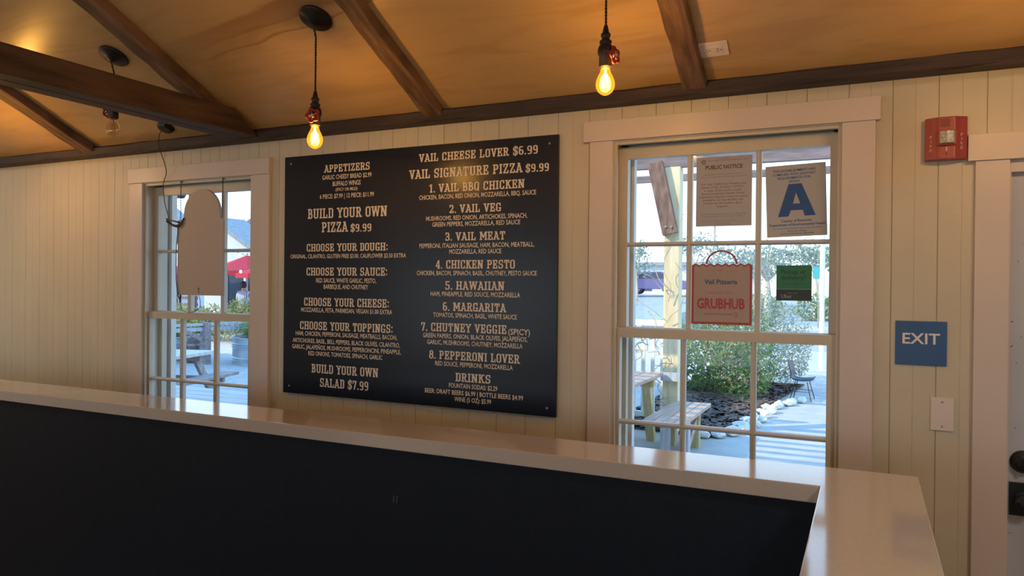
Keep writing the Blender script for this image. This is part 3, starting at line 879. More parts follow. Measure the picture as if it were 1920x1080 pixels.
# menu board --------------------------------------------------------------
t = thing('menu_board', (-1.953, 0, 1.04), 'large dark navy menu board with cream western lettering on the boarded wall', 'menu board')
MB().box(-2.711, -1.195, -.017, -.001, 1.037, 2.246).build('panel', M['board'], t, bevel=.001)
hd, sm = MB(), MB()
pl = lambda x, z: (x, -.0176, z)
for text, xa, xb, z0, cap, slab in MENU:
    (put_slab if slab else put_sans)(hd if slab else sm, text, xa, xb, z0, cap, pl)
hd.build('heading_lettering', M['ink_cream'], t)
sm.build('item_lettering', M['ink_cream'], t)
for x, z in ((-2.67, 2.21), (-1.235, 2.21), (-2.67, 1.073), (-1.235, 1.073)):
    MB().lathe([(0, .003), (.004, .0025), (.0055, 0)], 12, (x, -.017, z), (0, -1, 0)).build('screw', M['steel'], t)

# ---------------------------------------------------------------- pendant lamps
NDOWN = Vector((0, -T, -1)).normalized()
def pendant(x, drop, valve_axis, lit, label, y=-.62, power=6.0):
    z = ceil_z(y) if y > RIDGE else ceil_z(2 * RIDGE - y)
    nd = NDOWN if y > RIDGE else Vector((0, T, -1)).normalized()
    t = thing('pendant_light', (x, y, z), label, 'lamp', 'bare-bulb pendants along the sloped ceiling')
    cn = MB().lathe([(0, 0), (.066, 0), (.068, .006), (.064, .012), (.030, .020), (.020, .030), (.012, .034), (0, .036)], 36, nd * .0005, nd)
    cn.build('canopy', M['black'], t, local=True, smooth=True)
    a = nd * .034
    top = Vector((0, 0, a.z - .02))
    zc = -drop
    cd = MB()
    pts0 = [a, Vector((a.x * .6, a.y * .6, a.z - .008)), Vector((0, 0, a.z - .022))]
    for ph in (0, math.pi):
        pts = []
        nseg = int((top.z - zc) / .0035)
        for i in range(nseg + 1):
            zz = top.z + (zc - top.z) * i / nseg
            an = ph + (top.z - zz) / .022 * 2 * math.pi
            bl = max(0, 1 - (top.z - zz) / .03)
            pts.append((.0022 * math.cos(an), a.y * bl + .0022 * math.sin(an), zz + (a.z - top.z) * bl * .9))
        cd.tube(pts, .0024, 5)
    cd.build('cord', M['cord'], t, local=True)
    sk = MB().lathe([(0, zc + .004), (.006, zc + .004), (.008, zc - .004), (.012, zc - .022), (.016, zc - .024), (.016, zc - .032), (.0125, zc - .036), (.014, zc - .044), (.020, zc - .047), (.020, zc - .054), (.0155, zc - .056),
                     (.021, zc - .062), (.025, zc - .072), (.026, zc - .086), (.024, zc - .092), (.0215, zc - .096), (.0215, zc - .130), (.019, zc - .134), (0, zc - .134)], 28)
    va = Vector(valve_axis).normalized()
    vc = Vector((0, 0, zc - .100))
    sk.tube([vc, vc + va * .040], .007, 12)
    so = sk.build('socket', M['iron'], t, local=True, smooth=True)
    # red five-lobed hand wheel
    x_ = va.cross(Vector((0, 0, 1))).normalized()
    y_ = va.cross(x_)
    c = vc + va * .036
    ring = []
    for i in range(61):
        an = 2 * math.pi * i / 60
        rr = .0235 + .0035 * math.cos(5 * an)
        ring.append(c + (x_ * math.cos(an) + y_ * math.sin(an)) * rr)
    vw = MB().tube(ring, .0042, 8)
    for i in range(5):
        an = 2 * math.pi * i / 5
        vw.tube([c, c + (x_ * math.cos(an) + y_ * math.sin(an)) * .024], .0032, 6)
    vo = vw.build('valve_handle', M['valve_red'], t, local=True, smooth=True)
    MB().lathe([(0, .010), (.005, .010), (.0075, .006), (.0075, -.004)], 16, c, va).build('hub', M['valve_hub'], vo, local=True, smooth=True)
    zb = zc - .128
    gb = MB().lathe([(.0135, zb), (.0150, zb - .012), (.0175, zb - .022), (.0245, zb - .036), (.0300, zb - .050), (.0318, zb - .062), (.0300, zb - .074), (.0235, zb - .086), (.014, zb - .0935), (.006, zb - .097), (0, zb - .098)], 32)
    go = gb.build('bulb', M['bulb_lit' if lit else 'bulb_off'], t, local=True, smooth=True)
    MB().lathe([(.014, zb + .006), (.0146, zb + .004), (.0146, zb - .008), (.0125, zb - .010), (0, zb - .010)], 24).build('collar', M['brass'], go, local=True, smooth=True)
    fl = MB()
    fl.tube([(0, 0, zb - .010), (0, 0, zb - .030)], .0035, 8)
    for i in range(6):
        an = 2 * math.pi * i / 6
        fl.tube([(.006 * math.cos(an), .006 * math.sin(an), zb - .028), (.010 * math.cos(an), .010 * math.sin(an), zb - .074)], .0017 if lit else .0008, 6)
    fl.build('filament', M['filament' if lit else 'filament_off'], go, local=True)
    if lit:
        ld = bpy.data.lights.new('bulb_light', 'POINT')
        ld.energy = power
        ld.color = (1.0, 0.65, 0.32)
        ld.shadow_soft_size = .022
        lo = bpy.data.objects.new('bulb_light', ld)
        C.objects.link(lo)
        lo.parent = go
        lo.location = (0, 0, zb - .052)
    return t
BP = 5.5
FILL_POWER = (36.0, 17.0)
pendant(-3.206, .165, (-1, -.15, 0), False, 'unlit bare-bulb pendant half hidden behind the heavy tie beam', power=BP)
pendant(-1.999, .300, (.45, -1, 0), True, 'lit bare-bulb pendant hanging above the left edge of the menu board, red wheel facing forward', power=BP)
pendant(-0.785, .210, (1, -.25, 0), True, 'lit bare-bulb pendant hanging near the large window, red wheel on its right side', power=BP)
pendant(-4.42, .24, (-1, -.3, 0), True, 'lit bare-bulb pendant beyond the tie beam at the far end of the row', power=9.0)
pendant(0.43, .24, (1, -.3, 0), True, 'lit bare-bulb pendant in front of the door', power=BP)
for i, x in enumerate((-4.9, -2.6, -0.3, 1.6)):  # back row added out of view to brighten the room
    pendant(x, .3, (0, -1, 0), True, ('added unseen bare-bulb pendant brightening the back of the room, farthest from the door', 'added unseen bare-bulb pendant brightening the back of the room, next to the farthest one', 'added unseen bare-bulb pendant brightening the back of the room, behind the counter return', 'added unseen bare-bulb pendant brightening the back of the room, nearest the door side')[i], y=-4.4, power=10.0)

# made-up white lamps, added out of view to fill the room with light
for i, x in enumerate((-6.5, 1.2)):
    y = -2.0
    zc = ceil_z(y)
    t = thing('fill_lamp', (x, y, zc), 'added unseen fill lamp, round and white, hung high before the counter, ' + ('farthest from the door', 'nearest the door')[i], 'lamp', 'added fill lamps over the room')
    MB().tube([(x, y, zc), (x, y, zc - .45)], .008, 8).build('rod', M['black'], t)
    MB().lathe([(0, .05), (.05, .05), (.22, .0), (.23, -.01), (.225, -.01), (.05, .04), (0, .04)], 32, (x, y, zc - .50)).build('shade', M['plate'], t)
    gb = MB().lathe([(.0, .03), (.05, .02), (.07, -.02), (.05, -.06), (0, -.075)], 24, (x, y, zc - .50)).build('bulb', M['fill_bulb'], t, smooth=True)
    ld = bpy.data.lights.new('fill_light', 'AREA')
    ld.shape = 'DISK'
    ld.size = .36
    ld.energy = FILL_POWER[i]
    ld.color = (1.0, 0.92, 0.82)
    lo = bpy.data.objects.new('fill_light', ld)
    C.objects.link(lo)
    lo.location = (x, y, zc - .60)
    lo.parent = gb
    lo.location = Vector((x, y, zc - .60)) - offset_of(gb)

# small black ceiling box with the sign's cable
t = thing('cable_box', (-3.42, -.155, ceil_z(-.155)), 'small black octagonal cable box on the ceiling under the tie beam', 'cable box')
MB().lathe([(0, -.002), (.044, -.002), (.046, .010), (.036, .024), (0, .026)], 8, NDOWN * .0025, NDOWN).build('housing', M['black'], t, local=True)
c0 = Vector((-3.43, -.165, ceil_z(-.165) - .026))
cable = curve_pts([c0, (-3.475, -.15, 2.405), (-3.515, -.125, 2.36), (-3.53, -.10, 2.32), (-3.545, -.05, 2.22), (-3.585, -.036, 2.15), (-3.578, -.032, 2.05), (-3.553, -.026, 1.965), (-3.555, -.026, 1.95)], 8)
cb = MB().tube(cable, .0022, 6)
kn = [(-3.565, -.028, 1.955), (-3.53, -.032, 1.928), (-3.49, -.030, 1.915), (-3.455, -.030, 1.925), (-3.49, -.036, 1.938), (-3.545, -.034, 1.945), (-3.56, -.03, 1.938), (-3.52, -.030, 1.917), (-3.475, -.033, 1.907), (-3.45, -.030, 1.92), (-3.44, -.028, 1.94), (-3.43, -.026, 1.955)]
cb.tube(curve_pts(kn, 6), .0042, 7)
cb.tube(curve_pts([(-3.49, -.030, 1.915), (-3.478, -.026, 1.89), (-3.487, -.026, 1.80), (-3.488, -.026, 1.62), (-3.472, -.026, 1.53), (-3.465, -.02, 1.50)], 6), .0022, 6)
o = cb.build('power_cable', M['cable'])
tag(o, 'black cable dropping from the ceiling box to a knot beside the hanging sign', 'cable')

# hanging shop sign seen from behind
t = thing('hanging_sign', (-3.312, -.012, 1.527), 'plain beige back of an arched-top sign hanging in the smaller window', 'sign')
pol = [(-3.483, 1.527), (-3.141, 1.527), (-3.141, 1.945), (-3.163, 1.945)]
for i in range(25):
    a = math.pi * i / 24
    pol.append((-3.2995 + .1365 * math.cos(a), 1.972 + .139 * math.sin(a)))
pol += [(-3.436, 1.945), (-3.483, 1.945)]
MB().prism(pol, lambda x, z: (x, -.022, z), lambda x, z: (x, -.006, z)).build('sign_panel', M['sign_back'], t)
for x in (-3.470, -3.150):
    ch = MB()
    z = 1.945
    i = 0
    while z < 2.150:
        hw, hh = .0035, .0085
        c = Vector((x, -.014, z + hh))
        u = Vector((1, 0, 0)) if i % 2 == 0 else Vector((0, 1, 0))
        ch.tube([c + u * hw * math.cos(2 * math.pi * q / 12) + Vector((0, 0, hh * math.sin(2 * math.pi * q / 12))) for q in range(13)], .0011, 5)
        z += .0135
        i += 1
    ch.tube([(x, -.014, 2.148), (x, -.010, 2.156), (x, -.008, 2.164)], .0018, 6)
    ch.lathe([(0, 0), (.007, 0), (.007, -.004), (0, -.004)], 12, (x, -.008, 2.1635))
    ch.build('chain', M['black'], t)
ar = MB()
pa = lambda x, z: (x, -.0226, z)
ar.add([pa(-3.325, 1.560), pa(-3.307, 1.560), pa(-3.316, 1.573)], [(0, 1, 2)])
ar.quad(pa(-3.319, 1.551), pa(-3.313, 1.551), pa(-3.313, 1.561), pa(-3.319, 1.561))
ar.quad(pa(-3.326, 1.546), pa(-3.306, 1.546), pa(-3.306, 1.549), pa(-3.326, 1.549))
ar.quad(pa(-3.321, 1.539), pa(-3.311, 1.539), pa(-3.311, 1.543), pa(-3.321, 1.543))
ar.build('arrow_mark', M['ink_brown'], t)
wl = MB().tube(curve_pts([(-3.465, -.014, 1.53), (-3.468, -.014, 1.49), (-3.455, -.014, 1.445), (-3.405, -.014, 1.432), (-3.355, -.014, 1.438), (-3.318, -.014, 1.455), (-3.312, -.014, 1.49), (-3.325, -.014, 1.53)], 8), .0016, 6)
wl.tube([(-3.466, -.014, 1.532), (-3.469, -.014, 1.485)], .0045, 8)
wl.build('lead_wire', M['cable'], t)

# papers on the large window ------------------------------------------------
YG = .066
# public notice
t = thing('public_notice', (-.5185, YG, 1.843), 'cream PUBLIC NOTICE sheet in a clear sleeve in the top middle pane', 'notice')
MB().box(-.638, -.403, YG + .0012, YG + .0022, 1.832, 2.126).build('clear_sleeve', M['sleeve'], t)
MB().box(-.627, -.411, YG, YG + .001, 1.8435, 2.1205).build('sheet', M['paper'], t)
pn_ = lambda x, z: (x, YG - .0006, z)
NX = lambda cx: -.626 + (cx - 833) / 2750
NZ = lambda cy: 2.12 - (cy - 133) / 2676
hd, b1_, b2_, bd, sm, sm2 = MB(), MB(), MB(), MB(), MB(), MB()
put_sans(hd, 'PUBLIC NOTICE', NX(930), NX(1325), NZ(263), .0150, pn_, .03)
put_sans(b1_, 'COUNTY OF RIVERSIDE', NX(1065), NX(1180), NZ(158), .0035, pn_)
put_sans(b1_, 'DEPARTMENT OF ENVIRONMENTAL HEALTH', NX(955), NX(1400), NZ(178), .0042, pn_)
put_sans(b2_, 'This facility is inspected by the County of', NX(915), NX(1330), NZ(326), .0042, pn_)
put_sans(b2_, 'Riverside, Department of Environmental Health', NX(885), NX(1365), NZ(352), .0042, pn_)
for i, (tx, a, b) in enumerate((('For the California Health and', 885, 1360), ('Safety Code, Section 113725.1,', 888, 1352), ('a copy of the most recent', 918, 1320), ('Environmental Health Food', 893, 1345), ('Inspection Report must be made', 862, 1385), ('available by this facility for', 900, 1340), ('review by the public upon', 912, 1325), ('request.', 1050, 1180))):
    put_sans(bd, tx, NX(a), NX(b), NZ(433 + i * 34), .0078, pn_, .02)
put_sans(sm, 'This notice shall remain posted next to the Grade', NX(872), NX(1362), NZ(748), .0044, pn_)
put_sans(sm, 'Card, as stated by the placard at the facility.', NX(902), NX(1335), NZ(772), .0044, pn_)
put_sans(sm2, 'For information about this notice please contact the office', NX(910), NX(1270), NZ(818), .0026, pn_)
put_sans(sm2, 'Department of Environmental Health', NX(1030), NX(1205), NZ(842), .0026, pn_)
put_sans(sm2, 'County of Riverside', NX(1030), NX(1205), NZ(856), .0026, pn_)
hd.build('heading_lettering', M['ink_brown'], t)
b1_.build('letterhead', M['ink_grey'], t)
b2_.build('intro_lettering', M['ink_grey'], t)
bd.build('body_lettering', M['ink_grey'], t)
sm.build('footer_lettering', M['ink_grey'], t)
sm2.build('contact_lettering', M['ink_grey'], t)
se = MB()
cx, cz = NX(908), NZ(183)
for r0, r1 in ((.0098, .0078), (.0062, .0052)):
    for i in range(28):
        a, b = 2 * math.pi * i / 28, 2 * math.pi * (i + 1) / 28
        se.quad(pn_(cx + r0 * math.cos(a), cz + r0 * math.sin(a)), pn_(cx + r0 * math.cos(b), cz + r0 * math.sin(b)), pn_(cx + r1 * math.cos(b), cz + r1 * math.sin(b)), pn_(cx + r1 * math.cos(a), cz + r1 * math.sin(a)))
se.add([pn_(cx - .004, cz - .0025), pn_(cx + .004, cz - .0025), pn_(cx, cz + .004)], [(0, 1, 2)])
se.build('seal', M['ink_brown'], t)

# grade card, hung a little crooked
t = thing('grade_card', (-.2495, YG, 1.9345), 'cream health placard with a big blue letter A, slightly crooked, in the top right pane', 'placard', rot=(0, math.radians(-1.9), 0))
MB().box(-.1078, .1078, 0, .001, -.1375, .1375).build('card', M['paper'], t, local=True)
pg = lambda x, z: (x, -.0006, z)
GX = lambda cx: (cx - 532) / 2970
GZ = lambda cy: (604 - cy) / 2780
a_ = MB()
A_out = [(-.066, -.065), (-.027, -.065), (-.0165, -.0405), (.0285, -.0435), (.033, -.062), (.069, -.062)]
def GQ(*pts): a_.add([pg(*p) for p in pts], [tuple(range(len(pts)))])
GQ((-.066, -.060), (-.028, -.060), (-.019, -.037), (.001, -.037), (.001, -.012), (-.011, -.012), (.001, .030), (.001, .064), (-.025, .064))
GQ((.001, -.037), (.0235, -.037), (.030, -.060), (.069, -.060), (.0215, .064), (.001, .064), (.001, .030), (.015, -.012), (.001, -.012))
a_.build('grade_letter', M['ink_blue'], t, local=True)
tx, t2_, t3_ = MB(), MB(), MB()
put_sans(tx, 'THIS ESTABLISHMENT HAS', GX(290), GX(745), .1115, .0088, pg, .012)
put_sans(tx, 'COMPLIED WITH SANITARY', GX(290), GX(748), .0972, .0088, pg, .012)
put_sans(tx, 'REQUIREMENTS FOR', GX(343), GX(695), .0832, .0088, pg, .012)
put_sans(tx, 'GRADE', GX(457), GX(577), .0695, .0088, pg, .012)
put_sans(t2_, 'County of Riverside', GX(372), GX(692), -.081, .0085, pg, .02)
put_sans(t2_, 'Department of Environmental Health', GX(242), GX(835), -.0955, .0085, pg, .02)
put_sans(t3_, 'For a copy of the inspection report visit our website', GX(280), GX(800), -.1075, .0042, pg)
put_sans(t3_, 'Placard for Display', GX(437), GX(640), -.1185, .0048, pg)
put_sans(t3_, 'Property of the County of Riverside', GX(358), GX(712), -.128, .0048, pg)
tx.build('heading_lettering', M['ink_blue'], t, local=True)
t2_.build('county_lettering', M['ink_blue'], t, local=True)
t3_.build('small_lettering', M['ink_blue'], t, local=True)

# delivery sticker shaped like a carrier bag
t = thing('bag_sticker', (-.5235, YG, 1.451), 'red-edged sticker shaped like a carrier bag with a handle, reading Vail Pizzeria', 'sticker')
bx0, bx1, bz0_, bz1_ = -.641, -.406, 1.4515, 1.697
zig = []
nz_ = 8
for i in range(2 * nz_ + 1):
    zig.append((bx0 + (bx1 - bx0) * i / (2 * nz_), bz1_ - .001 - (.0085 if i % 2 == 0 else 0)))
outl = [(bx0, bz0_), (bx1, bz0_)] + zig[::-1]
MB().prism(outl, lambda x, z: (x, YG, z), lambda x, z: (x, YG + .001, z)).build('backing', M['ink_red'], t)
inn = [(bx0 + .009, bz0_ + .010), (bx1 - .009, bz0_ + .010)] + [(min(max(x, bx0 + .009), bx1 - .009), z - .007) for x, z in zig[::-1]]
MB().add([(x, YG - .0005, z) for x, z in inn], [tuple(range(len(inn)))]).build('face', M['sticker_paper'], t)
hn = MB()
for i in range(24):
    a, b = math.pi * i / 24, math.pi * (i + 1) / 24
    P = lambda an, r, yy: (-.5245 + r * math.cos(an), yy, 1.692 + r * .90 * math.sin(an))
    hn.add([P(a, .062, YG), P(b, .062, YG), P(b, .0545, YG), P(a, .0545, YG), P(a, .062, YG + .001), P(b, .062, YG + .001), P(b, .0545, YG + .001), P(a, .0545, YG + .001)],
           [(0, 1, 2, 3), (7, 6, 5, 4), (0, 4, 5, 1), (3, 2, 6, 7)])
hn.build('handle', M['ink_red'], t)
ps = lambda x, z: (x, YG - .0011, z)
BX = lambda cx: -.641 + (cx - 783) / 2725
BZ = lambda cy: 1.696 - (cy - 250) / 2690
l1, l2, l3, l4, l5 = MB(), MB(), MB(), MB(), MB()
put_sans(l1, 'Vail Pizzeria', BX(922), BX(1270), BZ(473), .0175, ps, .02)
put_sans(l2, 'GRUBHUB', BX(842), BX(1350), BZ(735), .0385, ps, .035)
put_sans(l3, 'GET', BX(1060), BX(1128), BZ(336), .0075, ps)
put_sans(l4, 'DELIVERED WITH', BX(957), BX(1228), BZ(580), .0085, ps)
put_sans(l5, 'ORDER WITH THE APP OR ONLINE', BX(918), BX(1222), BZ(803), .0055, ps)
for a, b in ((950, 1040), (1155, 1270)):
    l3.quad(ps(BX(a), BZ(331)), ps(BX(b), BZ(331)), ps(BX(b), BZ(328)), ps(BX(a), BZ(328)))
for a in (928, 1256):
    l4.quad(ps(BX(a), BZ(588)), ps(BX(a + 4), BZ(588)), ps(BX(a + 4), BZ(552)), ps(BX(a), BZ(552)))
for a, b, c, d in ((1242, 1246, 775, 820), (1266, 1270, 775, 820), (1242, 1270, 775, 779), (1242, 1270, 814, 820)):
    l5.quad(ps(BX(a), BZ(d)), ps(BX(b), BZ(d)), ps(BX(b), BZ(c)), ps(BX(a), BZ(c)))
l1.build('shop_name_lettering', M['ink_blue'], t)
l2.build('brand_lettering', M['ink_red'], t)
l3.build('get_lettering', M['ink_pink'], t)
l4.build('delivery_lettering', M['ink_pink'], t)
l5.build('footer_lettering', M['ink_red'], t)

# green pick-up sticker
t = thing('pickup_sticker', (-.2535, YG, 1.552), 'small square green and dark sticker reading Pickup or delivery?', 'sticker')
MB().box(-.317, -.190, YG, YG + .001, 1.5955, 1.687).build('green_field', M['green'], t)
MB().box(-.317, -.190, YG, YG + .001, 1.5515, 1.5954).build('dark_band', M['slate'], t)
UX = lambda cx: -.317 + (cx - 318) / 2945
UZ = lambda cy: 1.687 - (cy - 270) / 2810
pu = lambda x, z: (x, YG - .0006, z)
g1, g2, g3, g4, g5 = MB(), MB(), MB(), MB(), MB()
put_sans(g1, 'Pickup or', UX(368), UX(635), UZ(361), .0150, pu, .02)
put_sans(g1, 'delivery?', UX(368), UX(632), UZ(424), .0150, pu, .02)
put_sans(g3, 'Order online at', UX(400), UX(598), UZ(474), .0050, pu)
put_sans(g4, 'Order with', UX(435), UX(550), UZ(574), .0035, pu)
put_sans(g2, 'Uber', UX(370), UX(490), UZ(622), .0135, pu, .03)
put_sans(g5, 'Eats', UX(500), UX(612), UZ(622), .0125, pu, .01)
g1.build('question_lettering', M['green_ink'], t)
g3.build('small_lettering', M['green_ink'], t)
g4.build('powered_lettering', M['pale_ink'], t)
g2.build('brand_lettering', M['pale_ink'], t)
g5.build('eats_lettering', M['green_ink'], t)

# wall fittings ---------------------------------------------------------------
t = thing('fire_alarm', (.237, 0, 2.043), 'red wall fire alarm strobe with a clear lens, next to the door head', 'fire alarm')
pf = [(.174, -.001), (.174, -.026), (.196, -.036), (.212, -.046), (.262, -.046), (.278, -.036), (.300, -.026), (.300, -.001)]
MB().prism(pf, lambda x, y: (x, y, 2.043), lambda x, y: (x, y, 2.188)).build('housing', M['alarm'], t, bevel=.004)
MB().box(.208, .266, -.058, -.044, 2.088, 2.142).build('strobe_bezel', M['alarm'], t, bevel=.006)
lm = MB()
lm.prism([(.213, -.057), (.216, -.066), (.237, -.071), (.258, -.066), (.261, -.057)], lambda x, y: (x, y, 2.094), lambda x, y: (x, y, 2.137))
lm.build('strobe_lens', M['lens'], t, bevel=.003)
gr = MB()
for i in range(7):
    gr.box(.219, .247, -.0468, -.0458, 2.153 + i * .004, 2.1548 + i * .004)
MB().lathe([(0, .002), (.003, .002), (.003, 0)], 10, (.237, -.0458, 2.062), (0, -1, 0)).build('test_button', M['alarm_dark'], t)
gr.build('sounder_slots', M['alarm_dark'], t)
MB().box(.2345, .2395, -.049, -.045, 2.070, 2.085).build('light_pipe', M['alarm_ink'], t)
lt, lr = MB(), MB()
for i, ch in enumerate('FIRE'):
    zz = 2.117 - i * .015
    put_sans(lt, ch, .1915 - (.0015 if ch == 'I' else .004), .1915 + (.0015 if ch == 'I' else .004), zz, .009, lambda x, z: (x, -.0365 + (.196 - x) * .4545 - .0012, z), .03)
    put_sans(lr, ch, .2825 - (.0015 if ch == 'I' else .004), .2825 + (.0015 if ch == 'I' else .004), zz + .004, .009, lambda x, z: (x, -.036 + (x - .278) * .4545 - .0012, z), .03)
lt.build('lettering', M['alarm_ink'], t)
lr.build('lettering', M['alarm_ink'], t)

t = thing('exit_sign', (.17, 0, 1.335), 'square blue plastic EXIT sign with raised white letters', 'sign')
MB().box(.091, .249, -.006, -.001, 1.335, 1.489).build('plate', M['exit'], t, bevel=.0022)
lt = MB()
put_sans(lt, 'EXIT', .113, .228, 1.410, .036, lambda x, z: (x, -.0072, z), .015)
lt.build('lettering', M['ink_white'], t)

t = thing('blank_wall_plate', (.237, 0, 1.115), 'white blank switch plate below the blue exit sign', 'wall plate')
MB().box(.202, .272, -.006, -.001, 1.113, 1.227).build('plate', M['plate'], t, bevel=.002)
for z in (1.127, 1.212):
    MB().lathe([(0, .0012), (.003, .001), (.0038, 0)], 12, (.2365, -.0058, z), (0, -1, 0)).build('screw', M['steel'], t)

# outlet on the sloped ceiling, long side along the wall
oy = -.210
t = thing('ceiling_outlet', (-.514, oy, ceil_z(oy)), 'white electrical outlet plate on the sloped ceiling beside a rafter', 'outlet', rot=(math.atan(-T), 0, 0))
MB().box(-.053, .053, -.036, .036, -.007, -.0008).build('plate', M['plate'], t, local=True, bevel=.002)
MB().box(-.034, .034, -.0165, .0165, -.0095, -.006).build('receptacle', M['plate'], t, local=True, bevel=.0015)
for cx_ in (-.019, .019):
    sl = MB()
    sl.box(cx_ - .006, cx_ + .002, .0045, .0065, -.0101, -.0093).box(cx_ - .006, cx_ + .002, -.0065, -.0045, -.0101, -.0093)
    sl.lathe([(0, .0012), (.0022, .0012), (.0022, 0)], 10, (cx_ + .008, 0, -.0093), (0, 0, -1))
    sl.build('socket_slots', M['black'], t, local=True)

# ---------------------------------------------------------------- outdoors: ground
GZ0 = -0.15
MB().box(-90, 60, .16, 140, GZ0 - .3, GZ0).build('ground', M['asphalt'], kind='structure')
MB().box(-45, -3.2, 2.6, 30, GZ0 - .05, GZ0 + .004).build('patio_ground', M['dirt'], kind='structure')
MB().box(-3.2, 6, .16, 19, GZ0 - .05, GZ0 + .008).build('path', M['concrete'], kind='structure')
MB().prism([(-60, 16), (-7.2, 16), (-7.2, 42), (-60, 60)], lambda x, y: (x, y, GZ0 - .05), lambda x, y: (x, y, GZ0 + .02 if y < 20 else GZ0 + 1.25)).build('parking_ground', M['asphalt'], kind='structure')
MB().box(-7, 20, 30, 31, GZ0, GZ0 + .12).build('kerb_strip', M['concrete'], kind='structure')

# bark mulch bed: thousands of chips
rnd = random.Random(3)
mb = MB()
bed = [(-2.9, 5.9), (-1.62, 5.75), (-1.40, 6.7), (-1.30, 8.2), (-1.22, 9.2), (-1.0, 11.3), (-2.9, 11.3)]
mb.prism(bed, lambda x, y: (x, y, GZ0), lambda x, y: (x, y, GZ0 + .03))
def in_poly(x, y, poly):
    c = False
    for (xa, ya), (xb, yb) in zip(poly, poly[1:] + poly[:1]):
        if (ya > y) != (yb > y) and x < (xb - xa) * (y - ya) / (yb - ya) + xa:
            c = not c
    return c
for _ in range(5200):
    x, y = rnd.uniform(-2.9, -.85), rnd.uniform(5.7, 11)
    if not in_poly(x, y, bed): continue
    a = rnd.uniform(0, 6.28)
    l, w = rnd.uniform(.03, .08), rnd.uniform(.012, .03)
    d, e_ = Vector((math.cos(a), math.sin(a), rnd.uniform(-.3, .3))), Vector((-math.sin(a), math.cos(a), rnd.uniform(-.5, .5)))
    p = Vector((x, y, GZ0 + .03 + rnd.uniform(.005, .03)))
    mb.quad(p - d * l - e_ * w, p + d * l - e_ * w, p + d * l + e_ * w, p - d * l + e_ * w)
tag(mb.build('bark_mulch', M['mulch'], kind='stuff'), 'dark bark mulch spread under the shrubs beside the path', 'mulch')

edge = [(-1.66, 5.72), (-1.50, 5.80), (-1.40, 6.12), (-1.36, 6.5), (-1.33, 6.9), (-1.31, 7.3), (-1.28, 7.7), (-1.25, 8.1), (-1.12, 8.5), (-.98, 8.9)]
for i, (x, y) in enumerate(edge):
    for q in range(2):
        bm = bmesh.new()
        bmesh.ops.create_icosphere(bm, subdivisions=2, radius=1)
        rr = (rnd.uniform(.06, .085), rnd.uniform(.08, .115), rnd.uniform(.04, .06))
        for v in bm.verts:
            k_ = 1 + .18 * math.sin(5 * v.co.x + i) * math.cos(4 * v.co.y + q)
            v.co = Vector((v.co.x * rr[0] * k_, v.co.y * rr[1] * k_, v.co.z * rr[2] * k_))
        me = bpy.data.meshes.new('edging_rock')
        bm.to_mesh(me)
        bm.free()
        me.materials.append(M['rock'])
        o = bpy.data.objects.new('edging_rock', me)
        C.objects.link(o)
        o.location = (x + q * .13 - .03, y + q * .19, GZ0 + .05)
        o.rotation_euler = (0, 0, rnd.uniform(0, 3))
        tag(o, 'pale rock edging the mulch bed beside the path', 'rock', 'pale edging rocks along the mulch bed')

# pergola ---------------------------------------------------------------------
def timber(name, a, b, w, h, m, label, cat, group=None, up=(0, 0, 1)):
    return tag(MB().bar(a, b, w, h, up).build(name, m), label, cat, group)
t = thing('pergola', (-2.08, 5.8, GZ0), 'timber pergola outside the large window with a pale post and a leaning reddish brace', 'pergola')
MB().bar((-6.5, 5.8, 3.07), (2.2, 5.8, 3.07), .09, .12).build('header_beam', M['pergola'], t)
MB().bar((-6.5, .75, 3.07), (2.2, .75, 3.07), .09, .12).build('header_beam', M['pergola'], t)
MB().bar((-6.5, 7.1, 3.08), (2.2, 7.1, 3.08), .07, .09).build('header_beam', M['pergola'], t)
MB().box(-2.17, -1.99, 5.71, 5.89, GZ0, 3.01).build('post', M['post'], t, bevel=.008)
MB().box(1.6, 1.78, 5.71, 5.89, GZ0, 3.01).build('post', M['post'], t, bevel=.008)
MB().box(-6.35, -6.17, 5.71, 5.89, GZ0, 3.01).build('post', M['post'], t, bevel=.008)
for x in (-6.26, 1.69):
    MB().box(x - .06, x + .06, .69, .81, GZ0, 3.01).build('post', M['greypost'], t, bevel=.006)
bo = MB().bar((-2.275, 5.67, 3.06), (-2.085, 5.67, 2.22), .175, .08, (0, 1, 0)).build('brace', M['brace'], t)
for dx, dz in ((-.03, .06), (.035, .055)):
    MB().lathe([(0, .012), (.016, .010), (.018, 0)], 12, (-2.10 + dx, 5.63, 2.24 + dz), (0, -1, 0)).build('bolt', M['steel'], bo)
MB().box(-2.175, -1.95, 5.63, 5.71, .50, .60).build('bracket', M['greypost'], t)
MB().bar((-6.5, 3.5, 3.07), (2.2, 3.5, 3.07), .09, .12).build('header_beam', M['pergola'], t)
for x in (-6.26, 1.69):
    MB().box(x - .06, x + .06, 3.44, 3.56, GZ0, 3.01).build('post', M['greypost'], t, bevel=.006)
for i in range(10):
    y = .75 + i * .295
    MB().bar((-6.5, y, 3.165), (2.2, y, 3.165), .05, .07).build('slat', M['pergola'], t)

